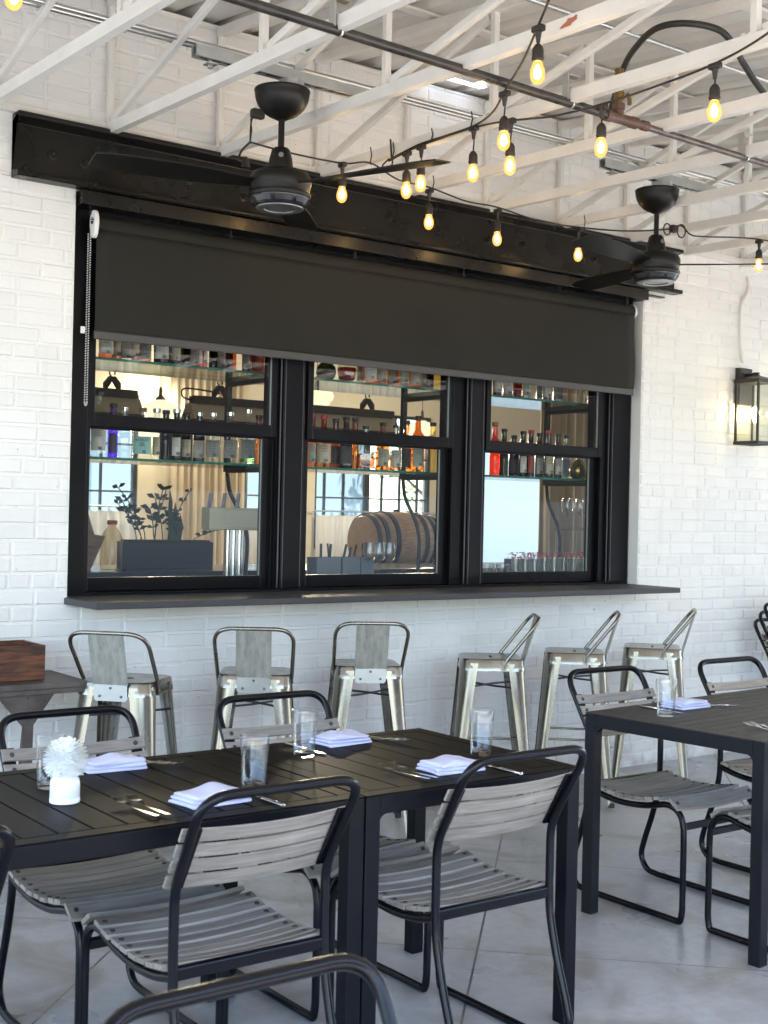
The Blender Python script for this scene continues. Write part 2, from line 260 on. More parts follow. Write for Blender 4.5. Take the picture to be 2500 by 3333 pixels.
# ------------------------------------------------------------------ mesh helpers
class MB:
    def __init__(s): s.v = []; s.f = []; s.mi = []
    def add(s, vs, fs, mi=0):
        b = len(s.v); s.v += [tuple(v) for v in vs]; s.f += [tuple(b+i for i in f) for f in fs]; s.mi += [mi]*len(fs); return s
    def box(s, x0, y0, z0, x1, y1, z1, mi=0):
        return s.add([(x0,y0,z0),(x1,y0,z0),(x1,y1,z0),(x0,y1,z0),(x0,y0,z1),(x1,y0,z1),(x1,y1,z1),(x0,y1,z1)],
                     [(0,3,2,1),(4,5,6,7),(0,1,5,4),(1,2,6,5),(2,3,7,6),(3,0,4,7)], mi)
    def cbox(s, x0, y0, z0, x1, y1, z1, c=.004, mi=0):
        """box with chamfered edges"""
        bm = bmesh.new(); bmesh.ops.create_cube(bm, size=1)
        for v in bm.verts: v.co = Vector(((x0+x1)/2+v.co.x*(x1-x0), (y0+y1)/2+v.co.y*(y1-y0), (z0+z1)/2+v.co.z*(z1-z0)))
        bmesh.ops.bevel(bm, geom=bm.edges[:], offset=c, segments=2, affect='EDGES', profile=.5)
        return s.addbm(bm, mi)
    def addbm(s, bm, mi=0):
        bm.verts.index_update(); vs = [v.co[:] for v in bm.verts]; fs = [[v.index for v in f.verts] for f in bm.faces]; bm.free(); return s.add(vs, fs, mi)
    def bar(s, a, b, wd, ht, upv=(0,0,1), mi=0):
        a, b = Vector(a), Vector(b); d = (b-a).normalized(); u = Vector(upv); sd = d.cross(u)
        if sd.length < 1e-4: sd = d.cross(Vector((1,0,0)))
        sd.normalize(); u = sd.cross(d); vs = []
        for p in (a, b):
            for i, j in ((-1,-1),(1,-1),(1,1),(-1,1)): vs.append(p+sd*i*wd/2+u*j*ht/2)
        return s.add(vs, [(0,1,2,3),(7,6,5,4),(0,4,5,1),(1,5,6,2),(2,6,7,3),(3,7,4,0)], mi)
    def tube(s, path, r, n=12, mi=0, cap=True):
        P = [Vector(p) for p in path]; rs = r if isinstance(r, (list, tuple)) else [r]*len(P)
        T = []
        for i in range(len(P)):
            t = P[min(i+1, len(P)-1)]-P[max(i-1, 0)]; T.append(t.normalized() if t.length > 1e-9 else Vector((0,0,1)))
        nrm = T[0].orthogonal().normalized(); vs = []
        for i in range(len(P)):
            nrm = (nrm - T[i]*nrm.dot(T[i])).normalized(); bi = T[i].cross(nrm)
            for k in range(n):
                a = 2*PI*k/n; vs.append(P[i]+(nrm*math.cos(a)+bi*math.sin(a))*rs[i])
        fs = [(i*n+k, i*n+(k+1)%n, (i+1)*n+(k+1)%n, (i+1)*n+k) for i in range(len(P)-1) for k in range(n)]
        if cap: fs += [tuple(range(n-1, -1, -1)), tuple(range((len(P)-1)*n, len(P)*n))]
        return s.add(vs, fs, mi)
    def lathe(s, prof, n=24, c=(0,0,0), mi=0, axis='z'):
        vs = []; m = len(prof)
        for r, z in prof:
            for k in range(n):
                a = 2*PI*k/n; x, y = r*math.cos(a), r*math.sin(a)
                vs.append((c[0]+x, c[1]+y, c[2]+z) if axis == 'z' else (c[0]+z, c[1]+x, c[2]+y))
        fs = [(i*n+k, i*n+(k+1)%n, (i+1)*n+(k+1)%n, (i+1)*n+k) for i in range(m-1) for k in range(n)]
        if prof[0][0] > 1e-6: fs.append(tuple(range(n-1, -1, -1)))
        if prof[-1][0] > 1e-6: fs.append(tuple(range((m-1)*n, m*n)))
        return s.add(vs, fs, mi)
    def prism(s, poly, z0, z1, mi=0, f=None):
        """extrude a 2-D polygon; f maps (u, v, w) to xyz"""
        f = f or (lambda u, v, w: (u, v, w)); n = len(poly)
        vs = [f(u, v, z0) for u, v in poly]+[f(u, v, z1) for u, v in poly]
        return s.add(vs, [tuple(range(n-1, -1, -1)), tuple(range(n, 2*n))]+[(i, (i+1)%n, n+(i+1)%n, n+i) for i in range(n)], mi)
    def xf(s, mtx, start=0):
        s.v = s.v[:start]+[tuple(mtx @ Vector(v)) for v in s.v[start:]]; return s
    def build(s, name, mats, parent=None, smooth=None, loc=None, bevel=None, fixn=True):
        me = bpy.data.meshes.new(name); me.from_pydata(s.v, [], s.f)
        mats = mats if isinstance(mats, (list, tuple)) else [mats]
        for m in mats: me.materials.append(MT[m] if isinstance(m, str) else m)
        me.polygons.foreach_set('material_index', s.mi)
        if fixn:
            bm = bmesh.new(); bm.from_mesh(me); bmesh.ops.recalc_face_normals(bm, faces=bm.faces[:]); bm.to_mesh(me); bm.free()
        if smooth:
            me.polygons.foreach_set('use_smooth', [True]*len(me.polygons)); me.set_sharp_from_angle(angle=R(smooth))
        me.update()
        o = bpy.data.objects.new(name, me); COL.objects.link(o)
        if loc: o.location = loc
        if parent: o.parent = parent
        if bevel:
            b = o.modifiers.new('bevel', 'BEVEL'); b.width = bevel; b.segments = 2; b.limit_method = 'ANGLE'; b.angle_limit = R(50)
        return o

def tag(o, label=None, cat=None, group=None, kind=None):
    if label: o['label'] = label
    if cat: o['category'] = cat
    if group: o['group'] = group
    if kind: o['kind'] = kind
    return o
def thing(name, label, cat, loc=(0,0,0), rz=0, group=None):
    o = bpy.data.objects.new(name, None); COL.objects.link(o); o.empty_display_size = .1
    o.location = loc; o.rotation_euler = (0, 0, rz); return tag(o, label, cat, group)
def dup(root, loc, rz=None, label=None, group=None):
    r = root.copy(); COL.objects.link(r); r.location = loc
    if rz is not None: r.rotation_euler = (0, 0, rz)
    if label: r['label'] = label
    if group: r['group'] = group
    for ch in list(root.children):
        c = ch.copy(); COL.objects.link(c); c.parent = r
        for g in list(ch.children):
            d = g.copy(); COL.objects.link(d); d.parent = c
    return r
def arc(c, r, a0, a1, n, ax):
    """points on an arc; ax = (u, v) unit vectors"""
    u, v = Vector(ax[0]), Vector(ax[1]); c = Vector(c)
    return [c+u*r*math.cos(a0+(a1-a0)*i/n)+v*r*math.sin(a0+(a1-a0)*i/n) for i in range(n+1)]
def smoothpath(pts, r=.05, n=5):
    """round the corners of a polyline"""
    P = [Vector(p) for p in pts]; out = [P[0]]
    for i in range(1, len(P)-1):
        a, b, c = P[i-1], P[i], P[i+1]; rr = r[i] if isinstance(r, (list, tuple)) else r
        d1 = min(rr, (a-b).length*.49); d2 = min(rr, (c-b).length*.49)
        p, q = b+(a-b).normalized()*d1, b+(c-b).normalized()*d2
        for k in range(n+1):
            t = k/n; out.append(p*(1-t)**2+b*2*t*(1-t)+q*t*t)
    out.append(P[-1]); return out
def catmull(pts, n=6):
    P = [Vector(p) for p in pts]; P = [P[0]*2-P[1]]+P+[P[-1]*2-P[-2]]; out = []
    for i in range(1, len(P)-2):
        for k in range(n):
            t = k/n; a, b, c, d = P[i-1:i+3]
            out.append(.5*((2*b)+(c-a)*t+(2*a-5*b+4*c-d)*t*t+(3*b-a-3*c+d)*t**3))
    out.append(P[-2]); return out
ORD = ['first','second','third','fourth','fifth','sixth','seventh','eighth','ninth','tenth','eleventh','twelfth','thirteenth','fourteenth','fifteenth','sixteenth','seventeenth','eighteenth']
def text_mesh(txt, size, depth=.0006):
    c = bpy.data.curves.new('txt', 'FONT'); c.body = txt; c.size = size; c.extrude = depth; c.align_x = 'CENTER'; c.align_y = 'CENTER'
    o = bpy.data.objects.new('txt', c); COL.objects.link(o)
    dg = bpy.context.evaluated_depsgraph_get(); me = o.evaluated_get(dg).to_mesh()
    vs = [v.co[:] for v in me.vertices]; fs = [tuple(p.vertices) for p in me.polygons]
    o.evaluated_get(dg).to_mesh_clear(); bpy.data.objects.remove(o); bpy.data.curves.remove(c)
    return vs, fs

# ================================================================== SETTING
fl = MB().box(-8, -6.9, -.12, 16, 0, 0).build('floor', concrete()); tag(fl, kind='structure')
g = MB(); g.add([(-200,-200,-.13),(200,-200,-.13),(200,200,-.13),(-200,200,-.13)], [(0,1,2,3)]); tag(g.build('ground', 'pave'), kind='structure')

rd = MB().box(-90, -18, -.2, 90, -11.2, -.126).build('added_dark_road', 'asph'); tag(rd, kind='structure')  # unseen dark road added to weaken the warm bounce onto the wall
gv = MB().box(-90, -200, -.2, 90, -18.3, -.122).build('added_far_ground', mat('far_paving', (.16,.155,.145), .85)); tag(gv, kind='structure')  # added too, so the far ground throws back less warm light
for a, b_ in ((-8.4,-90),(16.4,90)): tag(MB().box(min(a,b_), -11.0, -.2, max(a,b_), 12, -.124).build('side_yard', mat('side_yard', (.20,.20,.19), .9) if a < 0 else bpy.data.materials['side_yard']), kind='structure')

# ---- brick wall: individual painted bricks in common bond, a header course every seventh row
X0, X1, ZT = -1.0, 12.0, 3.66
OX0, OX1, OZ0, OZ1 = 2.19, 5.735, 1.035, 2.80
def build_wall():
    mb = MB(); H = .0685; Z0 = 1.109-16*H-.0045; rnd = random.Random(3)
    def brick(x0, x1, z0, z1):
        if x1-x0 < .012 or z1-z0 < .012: return
        j = lambda s=.0016: rnd.uniform(-s, s)
        y = -.0050+rnd.uniform(-.0013, .0013); c = .0052; tl = j(.0012)
        if rnd.random() < .06: y += rnd.uniform(-.003, .002)
        o = [(x0+j(), z0+j()), (x1+j(), z0+j()), (x1+j(), z1+j()), (x0+j(), z1+j())]
        k = [(x0+c+j(), z0+c+j()), (x1-c+j(), z0+c+j()), (x1-c+j(), z1-c+j()), (x0+c+j(), z1-c+j())]
        vs = [(a, 0.0015, b) for a, b in o]+[(a, y+(tl if i in (0, 1) else -tl)+j(.0005), b) for i, (a, b) in enumerate(k)]
        mb.add(vs, [(4,5,6,7),(0,1,5,4),(1,2,6,5),(2,3,7,6),(3,0,4,7)])
    r = 0; z = Z0
    while z < ZT:
        za, zb = z+.0045, min(z+H-.0045, ZT); k = (r-16) % 7; head = (k == 0)
        L = .1015 if head else .203
        x = X0+(0 if r % 2 else L/2)+(.035 if head else 0)-L; wander = 0
        while x < X1:
            ll = L
            if not head and rnd.random() < .035: ll = L/2
            a, b = x+.0045+wander, x+ll-.0045+wander; x += ll
            a2, b2 = max(a, X0), min(b, X1)
            if zb > OZ0 and za < OZ1 and b2 > OX0 and a2 < OX1:
                if a2 < OX0: brick(a2, min(b2, OX0+rnd.uniform(-.004, .002)), za, zb)
                if b2 > OX1: brick(max(a2, OX1), b2, za, zb)
                if za < OZ0 < zb: brick(max(a2, OX0), min(b2, OX1), za, OZ0)
                if za < OZ1 < zb: brick(max(a2, OX0), min(b2, OX1), OZ1, zb)
            else: brick(a2, b2, za, zb)
        z += H; r += 1
    # mortar body with the opening left out
    for q in ((X0,-.0,OX0,ZT),(OX1,-.0,X1,ZT),(OX0,-.0,OX1,OZ0),(OX0,OZ1,OX1,ZT)): mb.box(q[0], 0, q[1], q[2], .2, q[3])
    return mb
wall = build_wall().build('brick_wall', 'brick', fixn=False)
tag(wall, 'long white painted brick wall with the black bar window in it', 'wall')
# reveal lining on the right side of the opening
MB().box(OX1-.006, .002, OZ0+.03, OX1-.0005, .075, OZ1-.06).build('reveal_lining', 'jamb', wall)

# ---- roof deck (ribbed, falling away from the wall) with a gap over the wall head
def zdeck(y): return 3.655+.105*y
def deck():
    mb = MB(); YE = -6.4
    prof = []; x = -3.0
    while x < 13: prof += [(x, 0), (x+.055, 0), (x+.072, .038), (x+.128, .038), (x+.145, 0)]; x += .2
    def strip(y0, y1, xa, xb):
        P = [(px, pz) for px, pz in prof if xa <= px <= xb]; P = [(xa, 0)]+P+[(xb, 0)]; n = len(P)
        vs = [(px, y0, zdeck(y0)+pz+.025) for px, pz in P]+[(px, y1, zdeck(y1)+pz+.025) for px, pz in P]
        mb.add(vs, [(i, i+1, n+i+1, n+i) for i in range(n-1)])
    strip(-.145, YE, -3, 13); strip(.2, -.145, -3, 4.03); strip(.2, -.145, 4.36, 13); strip(.2, -.075, 4.03, 4.36)
    return mb
dk = deck().build('ceiling', 'deck'); so = dk.modifiers.new('thick', 'SOLIDIFY'); so.thickness = .006; so.offset = 1
tag(dk, kind='structure')
o = MB().add([(4.03,-.146,zdeck(-.146)+.03),(4.36,-.146,zdeck(-.146)+.03),(4.36,-.07,zdeck(-.07)+.03),(4.03,-.07,zdeck(-.07)+.03)], [(0,1,2,3)]).build('skylight_strip', 'skylight')
tag(o, 'bright narrow skylight strip where the roof meets the brick wall', 'skylight')
o = MB().box(-1, -.034, 3.0665, 11, -.001, 3.102).build('bearing_plate', 'whitesteel', bevel=.002); tag(o, 'white steel bearing plate along the wall under the truss ends', 'plate')
# purlin laps seen as shallow angle strips under the deck
for y in (-.9, -2.0, -3.1, -4.2, -5.3):
    tag(MB().bar((-3, y, zdeck(y)+.005), (13, y, zdeck(y)+.005), .05, .012).build('purlin', 'whitesteel'),
        'white purlin strip under the ribbed roof, %s out from the brick wall' % ORD[[-.9,-2.0,-3.1,-4.2,-5.3].index(y)], 'purlin', 'purlins under the roof deck')

# ---- steel trusses square to the wall
TX = [1.786+.536*k for k in range(-3, 15)]
def zbot(y): return 3.075+.03*y
def ztop(y): return zdeck(y)-.03
def make_truss():
    t = thing('roof_truss', '', 'truss', (0, 0, 0), 0, 'white steel roof trusses')
    b = MB(); ya, yb = -.012, -6.3
    b.bar((0, ya, zbot(ya)), (0, yb, zbot(yb)), .034, .047); rn = random.Random(2)
    for y in (-.03, -1.295, -2.56):
        for k in range(9): b.lathe([(0, -.006), (.007, -.002), (.006, .004), (0, .007)], 6, (rn.uniform(-.016, .016), y+rn.uniform(-.05, .05), zbot(y)+.026+rn.uniform(0, .006)))
    b.build('bottom_chord', 'whitesteel', t)
    MB().bar((0, ya, ztop(ya)), (0, yb, ztop(yb)), .034, .045).build('top_chord', 'whitesteel', t, bevel=.004)
    ys = [-.03, -1.295, -2.56, -3.82, -5.08]
    for i, y in enumerate(ys):
        MB().bar((0, y, zbot(y)+.025), (0, y, ztop(y)-.02), .027, .027, (1,0,0)).build('vertical_web', 'whitesteel', t, bevel=.003)
        if i < 4:
            y2 = ys[i+1]
            MB().bar((0, y-.035, zbot(y)+.03), (0, y2+.03, ztop(y2)-.03), .024, .03).build('diagonal_web', 'whitesteel', t, bevel=.003)
    return t
tr0 = make_truss()
for i, x in enumerate(TX):
    rel = ['beyond the left edge of the beam, outermost','beyond the left edge of the beam, second','beyond the left edge of the beam, third','just left of the left end of the black beam',
           'bearing near the left end of the black beam','bearing left of the nearer fan','carrying the nearer fan bracket','bearing right of the nearer fan, strung with bulb cord'] 
    lab = ('white steel roof truss '+rel[i]) if i < len(rel) else 'white steel roof truss, %s to the right of the cord-strung one' % ORD[i-len(rel)]
    if i == 0: tr0.location = (x, 0, 0); tr0['label'] = lab
    else: dup(tr0, (x, 0, 0), None, lab)

# ---- black steel channel lintel over the window
bm_ = thing('steel_beam', 'black painted steel channel beam with bolts above the bar window', 'beam', (0, 0, 0))
b = MB(); prof = [(.05,2.800),(-.074,2.800),(-.080,2.806),(-.078,2.822),(-.012,2.835),(-.010,3.03),(-.078,3.043),(-.080,3.058),(-.074,3.064),(.05,3.064)]
b.prism([(-.004 if u > 0 else u, v) for u, v in prof], 1.905, 5.985, 0, lambda u, v, w_: (w_, u, v)); b.build('channel', 'blacksteel', bm_, bevel=.003)
for bx, bz in ((2.08,2.925),(2.22,2.915),(2.72,2.93),(3.0,2.9),(3.84,2.935),(4.5,2.92),(4.75,2.93),(5.3,2.925),(5.62,2.92)):
    q = MB(); q.lathe([(.022, 0), (.022, .004), (.013, .006)], 16, (0,0,0)); q.lathe([(.0125, .006), (.0125, .016), (.009, .019), (0, .019)], 6)
    q.xf(Matrix.Translation((bx, -.0115, bz)) @ Matrix.Rotation(PI/2, 4, 'X')); q.build('bolt', 'blacksteel', bm_, smooth=30)
q = MB(); q.box(2.2, -.045, 2.738, 5.725, .0705, 2.796); q.box(5.725, -.05, 2.765, 5.86, -.01, 2.772); q.build('soffit_angle', 'blacksteel', bm_, bevel=.002)
q = MB()
for hx in (2.26, 2.95, 3.65, 4.35, 5.05, 5.6): q.tube([(hx, .01, 2.74), (hx, .01, 2.705)], .006, 8); q.lathe([(.011,0),(.011,.008)], 8, (hx, .01, 2.708))
q.build('hanger_bolt', 'blacksteel', bm_)

# ---- the window unit: three double-hung windows
WX = [(2.337, 3.240), (3.480, 4.343), (4.637, 5.467)]
YF = .072
fr = thing('bar_window', 'black framed triple sash window opening onto the bar', 'window', (0, 0, 0))
q = MB()
def post(xa, xb):
    q.box(xa, YF, 1.06, xb, .19, 2.735)
q.box(2.195, YF, 1.06, 2.298, .19, 2.735); q.box(2.2, YF+.001, 2.69, 5.72, .188, 2.7985); q.box(2.2, YF-.001, 1.052, 5.722, .2, 1.082)
q.box(3.297, YF, 1.083, 3.412, .19, 2.689); q.box(4.470, YF, 1.083, 4.573, .19, 2.689); q.box(5.560, YF, 1.083, 5.722, .19, 2.689)
q.build('frame', 'frame', fr, bevel=.003)
tr_ = MB()          # stepped trim and bright track strips beside the sashes
for xa in (2.300, 3.414, 4.575): tr_.box(xa, YF+.012, 1.083, xa+.012, .189, 2.688); tr_.box(xa+.012, YF+.03, 1.083, xa+.02, .189, 2.688)
for xb in (3.295, 4.468, 5.558):
    tr_.box(xb-.012, YF+.012, 1.083, xb, .189, 2.688); tr_.box(xb-.024, YF+.052, 1.083, xb-.012, .189, 2.688)
tr_.build('jamb_trim', 'frame', fr, bevel=.002)
jf = MB()
for (xa, xb), post_ in zip(WX, (3.297, 4.470, 5.560)):
    jf.box(xb+.0330, .100, 1.083, post_-.0125, .1215, 2.688); jf.box(xb+.0150, .1305, 1.083, post_-.0125, .189, 2.688)
jf.build('jamb_liner', 'frame', fr)
tk = MB()
for xb in (3.2945, 4.4675, 5.5575): tk.box(xb-.0105, YF+.009, 1.084, xb-.0035, YF+.0118, 2.68); tk.box(xb+.010, YF-.003, 1.084, xb+.014, YF-.0003, 2.68)
for xb in (3.405, 4.566): tk.box(xb, YF-.003, 1.084, xb+.003, YF-.0003, 2.68)
tk.build('metal_track', mat('dull_track', (.10, .10, .11), .3, metal=.5), fr)
def sash(xa, xb, z0, z1, y0, y1, rail_b, rail_t, stl, nm):
    s_ = MB(); s_.box(xa-stl, y0, z0, xa, y1, z1); s_.box(xb, y0, z0, xb+stl, y1, z1)
    s_.box(xa, y0+.0005, z0, xb, y1-.0005, z0+rail_b); s_.box(xa, y0+.0005, z1-rail_t, xb, y1-.0005, z1)
    so_ = s_.build(nm, 'frame', fr, bevel=.003)
    ym = (y0+y1)/2; MB().box(xa, ym-.002, z0+rail_b, xb, ym+.002, z1-rail_t).build('pane', 'pane', so_)
    e = MB(); e.box(xb-.006, ym-.012, z0+rail_b, xb-.0005, ym-.003, z1-rail_t); e.build('glazing_bead', MTB, so_)
MTB = mat('grey_green_bead', (.20, .23, .23), .35)
for (xa, xb) in WX:
    sash(xa, xb, 1.808, 2.68, .088, .122, .056, .04, .032, 'upper_sash')
    sash(xa+.001, xb-.02, 1.083, 1.850, .130, .164, .060, .050, .034, 'lower_sash')

# ---- ledge
lg = MB(); lg.cbox(2.175, -.33, 1.040, 5.728, .071, 1.069, .005); o = lg.build('bar_ledge', 'sill'); tag(o, 'long dark grey counter ledge under the bar window', 'ledge')

# ---- roller shade
rs = thing('roller_shade', 'charcoal roller shade pulled halfway down over the bar window', 'blind', (0, 0, 0))
q = MB()
n = 60; prof = [(-.002, 2.18)]
nx = 48; vs = []; rows = []
zz_ = [2.20+.028*i for i in range(17)]
for i, z in enumerate(zz_):
    for k in range(nx+1):
        x = 2.285+(5.652-2.285)*k/nx; t = (2.66-z)/.46
        t2 = 4*t*(1-t); wv = .005*math.sin(x*5.3+z*3)*t2+.003*math.sin(x*13+1+2*z)*t2
        if x > 5.1: u = (x-5.1)/.55; wv += .012*math.sin((x-5.1)*9+(z-2.2)*6)*u*t2
        vs.append((x, -.006+wv, z))
q.add(vs, [(i*(nx+1)+k, i*(nx+1)+k+1, (i+1)*(nx+1)+k+1, (i+1)*(nx+1)+k) for i in range(16) for k in range(nx)])
fo = q.build('fabric', 'shade', rs, smooth=60); sm = fo.modifiers.new('thick', 'SOLIDIFY'); sm.thickness = .002
MB().tube([(2.283, .036, 2.668), (5.655, .036, 2.668)], .0435, 28).build('roller_tube', 'shade', rs, smooth=40)
MB().cbox(2.283, -.013, 2.176, 5.655, .003, 2.212, .005).build('hem_bar', 'bar', rs)
MB().box(5.6552, -.013, 2.178, 5.658, .003, 2.211).build('hem_cap', 'plasticw', rs)
q = MB(); q.lathe([(.046, 0), (.046, .012), (.03, .02)], 24, (5.657, .036, 2.668), axis='x'); q.build('end_cap', 'plasticw', rs, smooth=40)
q = MB(); oval = [(.032*math.cos(a), .050*math.sin(a)*(1.05 if math.sin(a) > 0 else 1)) for a in [2*PI*i/24 for i in range(24)]]
oval = [(u, v if v > -.03 else v*1.35) for u, v in oval]
q.prism(oval, 2.262, 2.281, 0, lambda u, v, w_: (w_, -.012+u, 2.672+v)); br = q.build('chain_bracket', 'plasticw', rs, smooth=40, bevel=.004)
q = MB(); q.prism([(u*.40, v*.25) for u, v in oval], 2.2585, 2.2618, 0, lambda u, v, w_: (w_, -.012+u, 2.68+v))
for dz in (-.004, .006): q.box(2.2578, -.022, 2.68+dz, 2.2612, -.002, 2.683+dz, 1)
q.build('emblem', ['bolt', 'tag'], br)
q = MB(); ch = []
for i in range(70): ch.append((2.249, -.026, 2.62-.0104*i))
for i in range(1, 8): a = PI*i/8; ch.append((2.249, -.014-.012*math.cos(a), 1.902-.014*math.sin(a)))
for i in range(70): ch.append((2.249, -.002, 1.902+.0104*i))
for p in ch: q.lathe([(0, -.0042), (.0036, -.0021), (.0036, .0021), (0, .0042)], 6, p)
q.build('bead_chain', 'chain', rs, smooth=60)
q = MB(); q.cbox(2.225, -.006, 2.195, 2.244, .006, 2.225, .003); q.build('chain_clip', 'plasticw', rs)

# ================================================================== FANS
def make_fan(ang, pad):
    t = thing('ceiling_fan', '', 'fan', (0,0,0), 0, 'black ceiling fans under the trusses')
    Z = lambda z: z-3.10
    q = MB(); pr = [(.109, .002), (.1095, -.004)]+[(.108*math.cos(a), -.006-.105*math.sin(a)) for a in [PI/2*i/10 for i in range(9)]]+[(.022, -.113), (.0, -.114)]
    q.lathe(pr, 40); q.build('canopy', 'fan', t, smooth=40)
    MB().tube([(0,0,-.105), (0,0,-.24)], .0125, 16).build('downrod', 'fan', t, smooth=40)
    q = MB(); q.lathe([(.0, -.222), (.028, -.224), (.036, -.232), (.045, -.266), (.050, -.306), (.049, -.312), (0, -.313)], 28); co = q.build('neck_cone', 'fan', t, smooth=40)
    q = MB(); q.lathe([(.010, 0), (.010, .002), (.006, .0025)], 12); q.xf(Matrix.Translation((-.022, -.037, -.260)) @ Vector((-.5, -.85, .1)).to_track_quat('Z', 'Y').to_matrix().to_4x4()); q.build('emblem', 'fanring', co)
    q = MB(); q.lathe([(.045, -.310), (.085, -.314), (.110, -.325), (.121, -.343), (.1225, -.365), (.119, -.378), (.1165, -.383), (.1165, -.402), (.121, -.405), (.122, -.412), (.119, -.417), (.118, -.420), (.04, -.422), (0, -.422)], 48); q.build('motor_housing', 'fan', t, smooth=40)
    q = MB(); q.lathe([(.117, -.4225), (.116, -.427), (.100, -.453), (.092, -.458), (.06, -.460), (.055, -.454), (.02, -.452), (0, -.452)], 48)
    lo = q.build('lower_cup', 'fangloss', t, smooth=35)
    q = MB()
    for k in range(8):
        a0, a1 = 2*PI*k/8+.06, 2*PI*(k+1)/8-.10; vs = []
        for r_, z_ in ((.1170, -.4285), (.1055, -.4465)):
            for i in range(7): a = a0+(a1-a0)*i/6; vs.append((r_*math.cos(a), r_*math.sin(a), z_))
        q.add(vs, [(i, i+1, 8+i, 7+i) for i in range(6)])
    q.build('vent', mat('vent_sheen', (.10, .10, .105), .25, metal=.6), lo, smooth=60)
    q = MB(); q.lathe([(.094, -.4585), (.092, -.4625), (.062, -.463), (.060, -.459)], 40); q.build('trim_ring', 'fanring', lo, smooth=40)
    for k in range(3):
        a = ang+k*2*PI/3; q = MB(); vs = []; N = 14
        top, bot = [], []
        for i in range(N+1):
            u = i/N; r_ = .10+.64*u; wd = .032+.040*math.sin(min(1, u*1.5)*PI/2)-(.018*max(0, u-.9)/.1); tw = R(13)*(1-.35*u)
            for sgn in (-1, 1):
                x, y = r_, sgn*wd; zc = -.370+sgn*wd*math.sin(tw)
                top.append((x, y*math.cos(tw), zc+.003)); bot.append((x, y*math.cos(tw), zc-.003))
        vs = top+bot; n2 = len(top); fs = []
        for i in range(N):
            fs += [(2*i, 2*i+1, 2*i+3, 2*i+2), (n2+2*i, n2+2*i+2, n2+2*i+3, n2+2*i+1), (2*i, 2*i+2, n2+2*i+2, n2+2*i), (2*i+1, n2+2*i+1, n2+2*i+3, 2*i+3)]
        fs += [(0, n2, n2+1, 1), (2*N, 2*N+1, n2+2*N+1, n2+2*N)]
        q.add(vs, fs); q.xf(Matrix.Rotation(a, 4, 'Z')); q.build('fan_blade', 'fan', t, smooth=40)
    return t
def make_strut(pos, label):
    t = thing('strut_bracket', label, 'bracket', pos, 0, 'galvanised fan brackets across the trusses')
    q = MB(); L0, L1 = -.43, .40
    q.box(L0, -.021, .012, L1, -.0185, .053); q.box(L0, .0185, .012, L1, .021, .053); q.box(L0, -.0185, .0505, L1, .0185, .053)
    q.box(L0, -.0185, .012, L1, -.011, .0145); q.box(L0, .011, .012, L1, .0185, .0145)
    for i in range(14): q.box(L0+.03+i*.058, -.0105, .0146, L0+.058+i*.058, .0105, .0152, 1)
    q.build('channel', ['galv', 'bolt'], t)
    q = MB(); q.lathe([(.05, -.0005), (.052, .0), (.052, .045), (.03, .049), (0, .049)], 8, (0,0,-.034)); q.build('junction_box', 'galv', t)
    q = MB()
    for x in (-.36, .33):
        q.tube([(x, 0, -.02), (x, 0, .012)], .006, 8); q.lathe([(.012, -.018), (.012, -.008)], 6, (x, 0, 0)); q.box(x-.02, -.022, -.006, x+.02, .022, .0)
    q.build('bolt', 'galv', t)
    return t
f1p, f2p = (2.66, -.88, 3.10), (4.915, -.81, 3.10)
f1 = make_fan(R(290), 0); f1.location = f1p; f1['label'] = 'larger nearer black ceiling fan in front of the left end of the shade'
f2 = dup(f1, f2p, R(25), 'farther black ceiling fan at the right end of the beam')
s1 = make_strut((2.70, -.88, 3.136), 'galvanised strut bracket holding the nearer ceiling fan')
s2 = dup(s1, (4.95, -.81, 3.136), None, 'galvanised strut bracket holding the farther ceiling fan')

# ================================================================== PIPES AND CONDUITS
pp = thing('sprinkler_pipe', 'dark iron pipe with brass valve hung below the trusses', 'pipe', (0,0,0))
MB().tube([(-1, -1.81, 3.003), (1.2, -1.80, 3.002), (3.60, -1.722, 3.0)], .0168, 18).build('pipe', 'pipe', pp, smooth=40)
MB().tube([(3.76, -1.717, 3.0), (9.0, -1.56, 2.998)], .0135, 18).build('pipe', mat('grey_iron_pipe', (.16, .13, .115), .32, metal=.6, noise=.4, nscale=15), pp, smooth=40)
q = MB(); q.lathe([(.023,-.085),(.023,-.06),(.020,-.055),(.020,.05),(.023,.055),(.023,.085),(.016,.09),(.016,.115),(.0195,.118),(.0195,.15)], 16, (3.675,-1.72,3.0), axis='x'); q.lathe([(.020, .0), (.020, .03), (.024, .033), (.024, .055)], 16, (3.662,-1.72,3.0)); q.build('tee_fitting', 'copper', pp, smooth=40)
q = MB(); q.lathe([(.014,.055),(.014,.07),(.021,.072),(.021,.10),(.016,.104),(.016,.125),(.022,.128),(.022,.165),(.018,.17),(.018,.19)], 8, (3.662,-1.72,3.0)); q.tube([(3.69,-1.735,3.10),(3.70,-1.74,3.075),(3.70,-1.74,3.055)], .008, 8); q.build('valve', 'brass', pp)
for hx, hy in ((2.322, -1.765), (3.394, -1.73), (4.466, -1.695), (5.538, -1.663), (6.61, -1.63)):
    q = MB(); q.tube(arc((hx, hy, 3.0), .0195, 0, 2*PI, 20, ((0,1,0),(0,0,1))), .0035, 6); 
    q.bar((hx-.028, hy, 3.005), (hx-.028, hy, 3.10), .006, .03, (0,1,0)); q.bar((hx-.028, hy, 3.10), (hx+.03, hy, 3.10), .03, .006); q.tube([(hx,hy,3.02),(hx,hy,3.06)], .005, 8)
    q.build('pipe_hanger', 'conduit', pp)
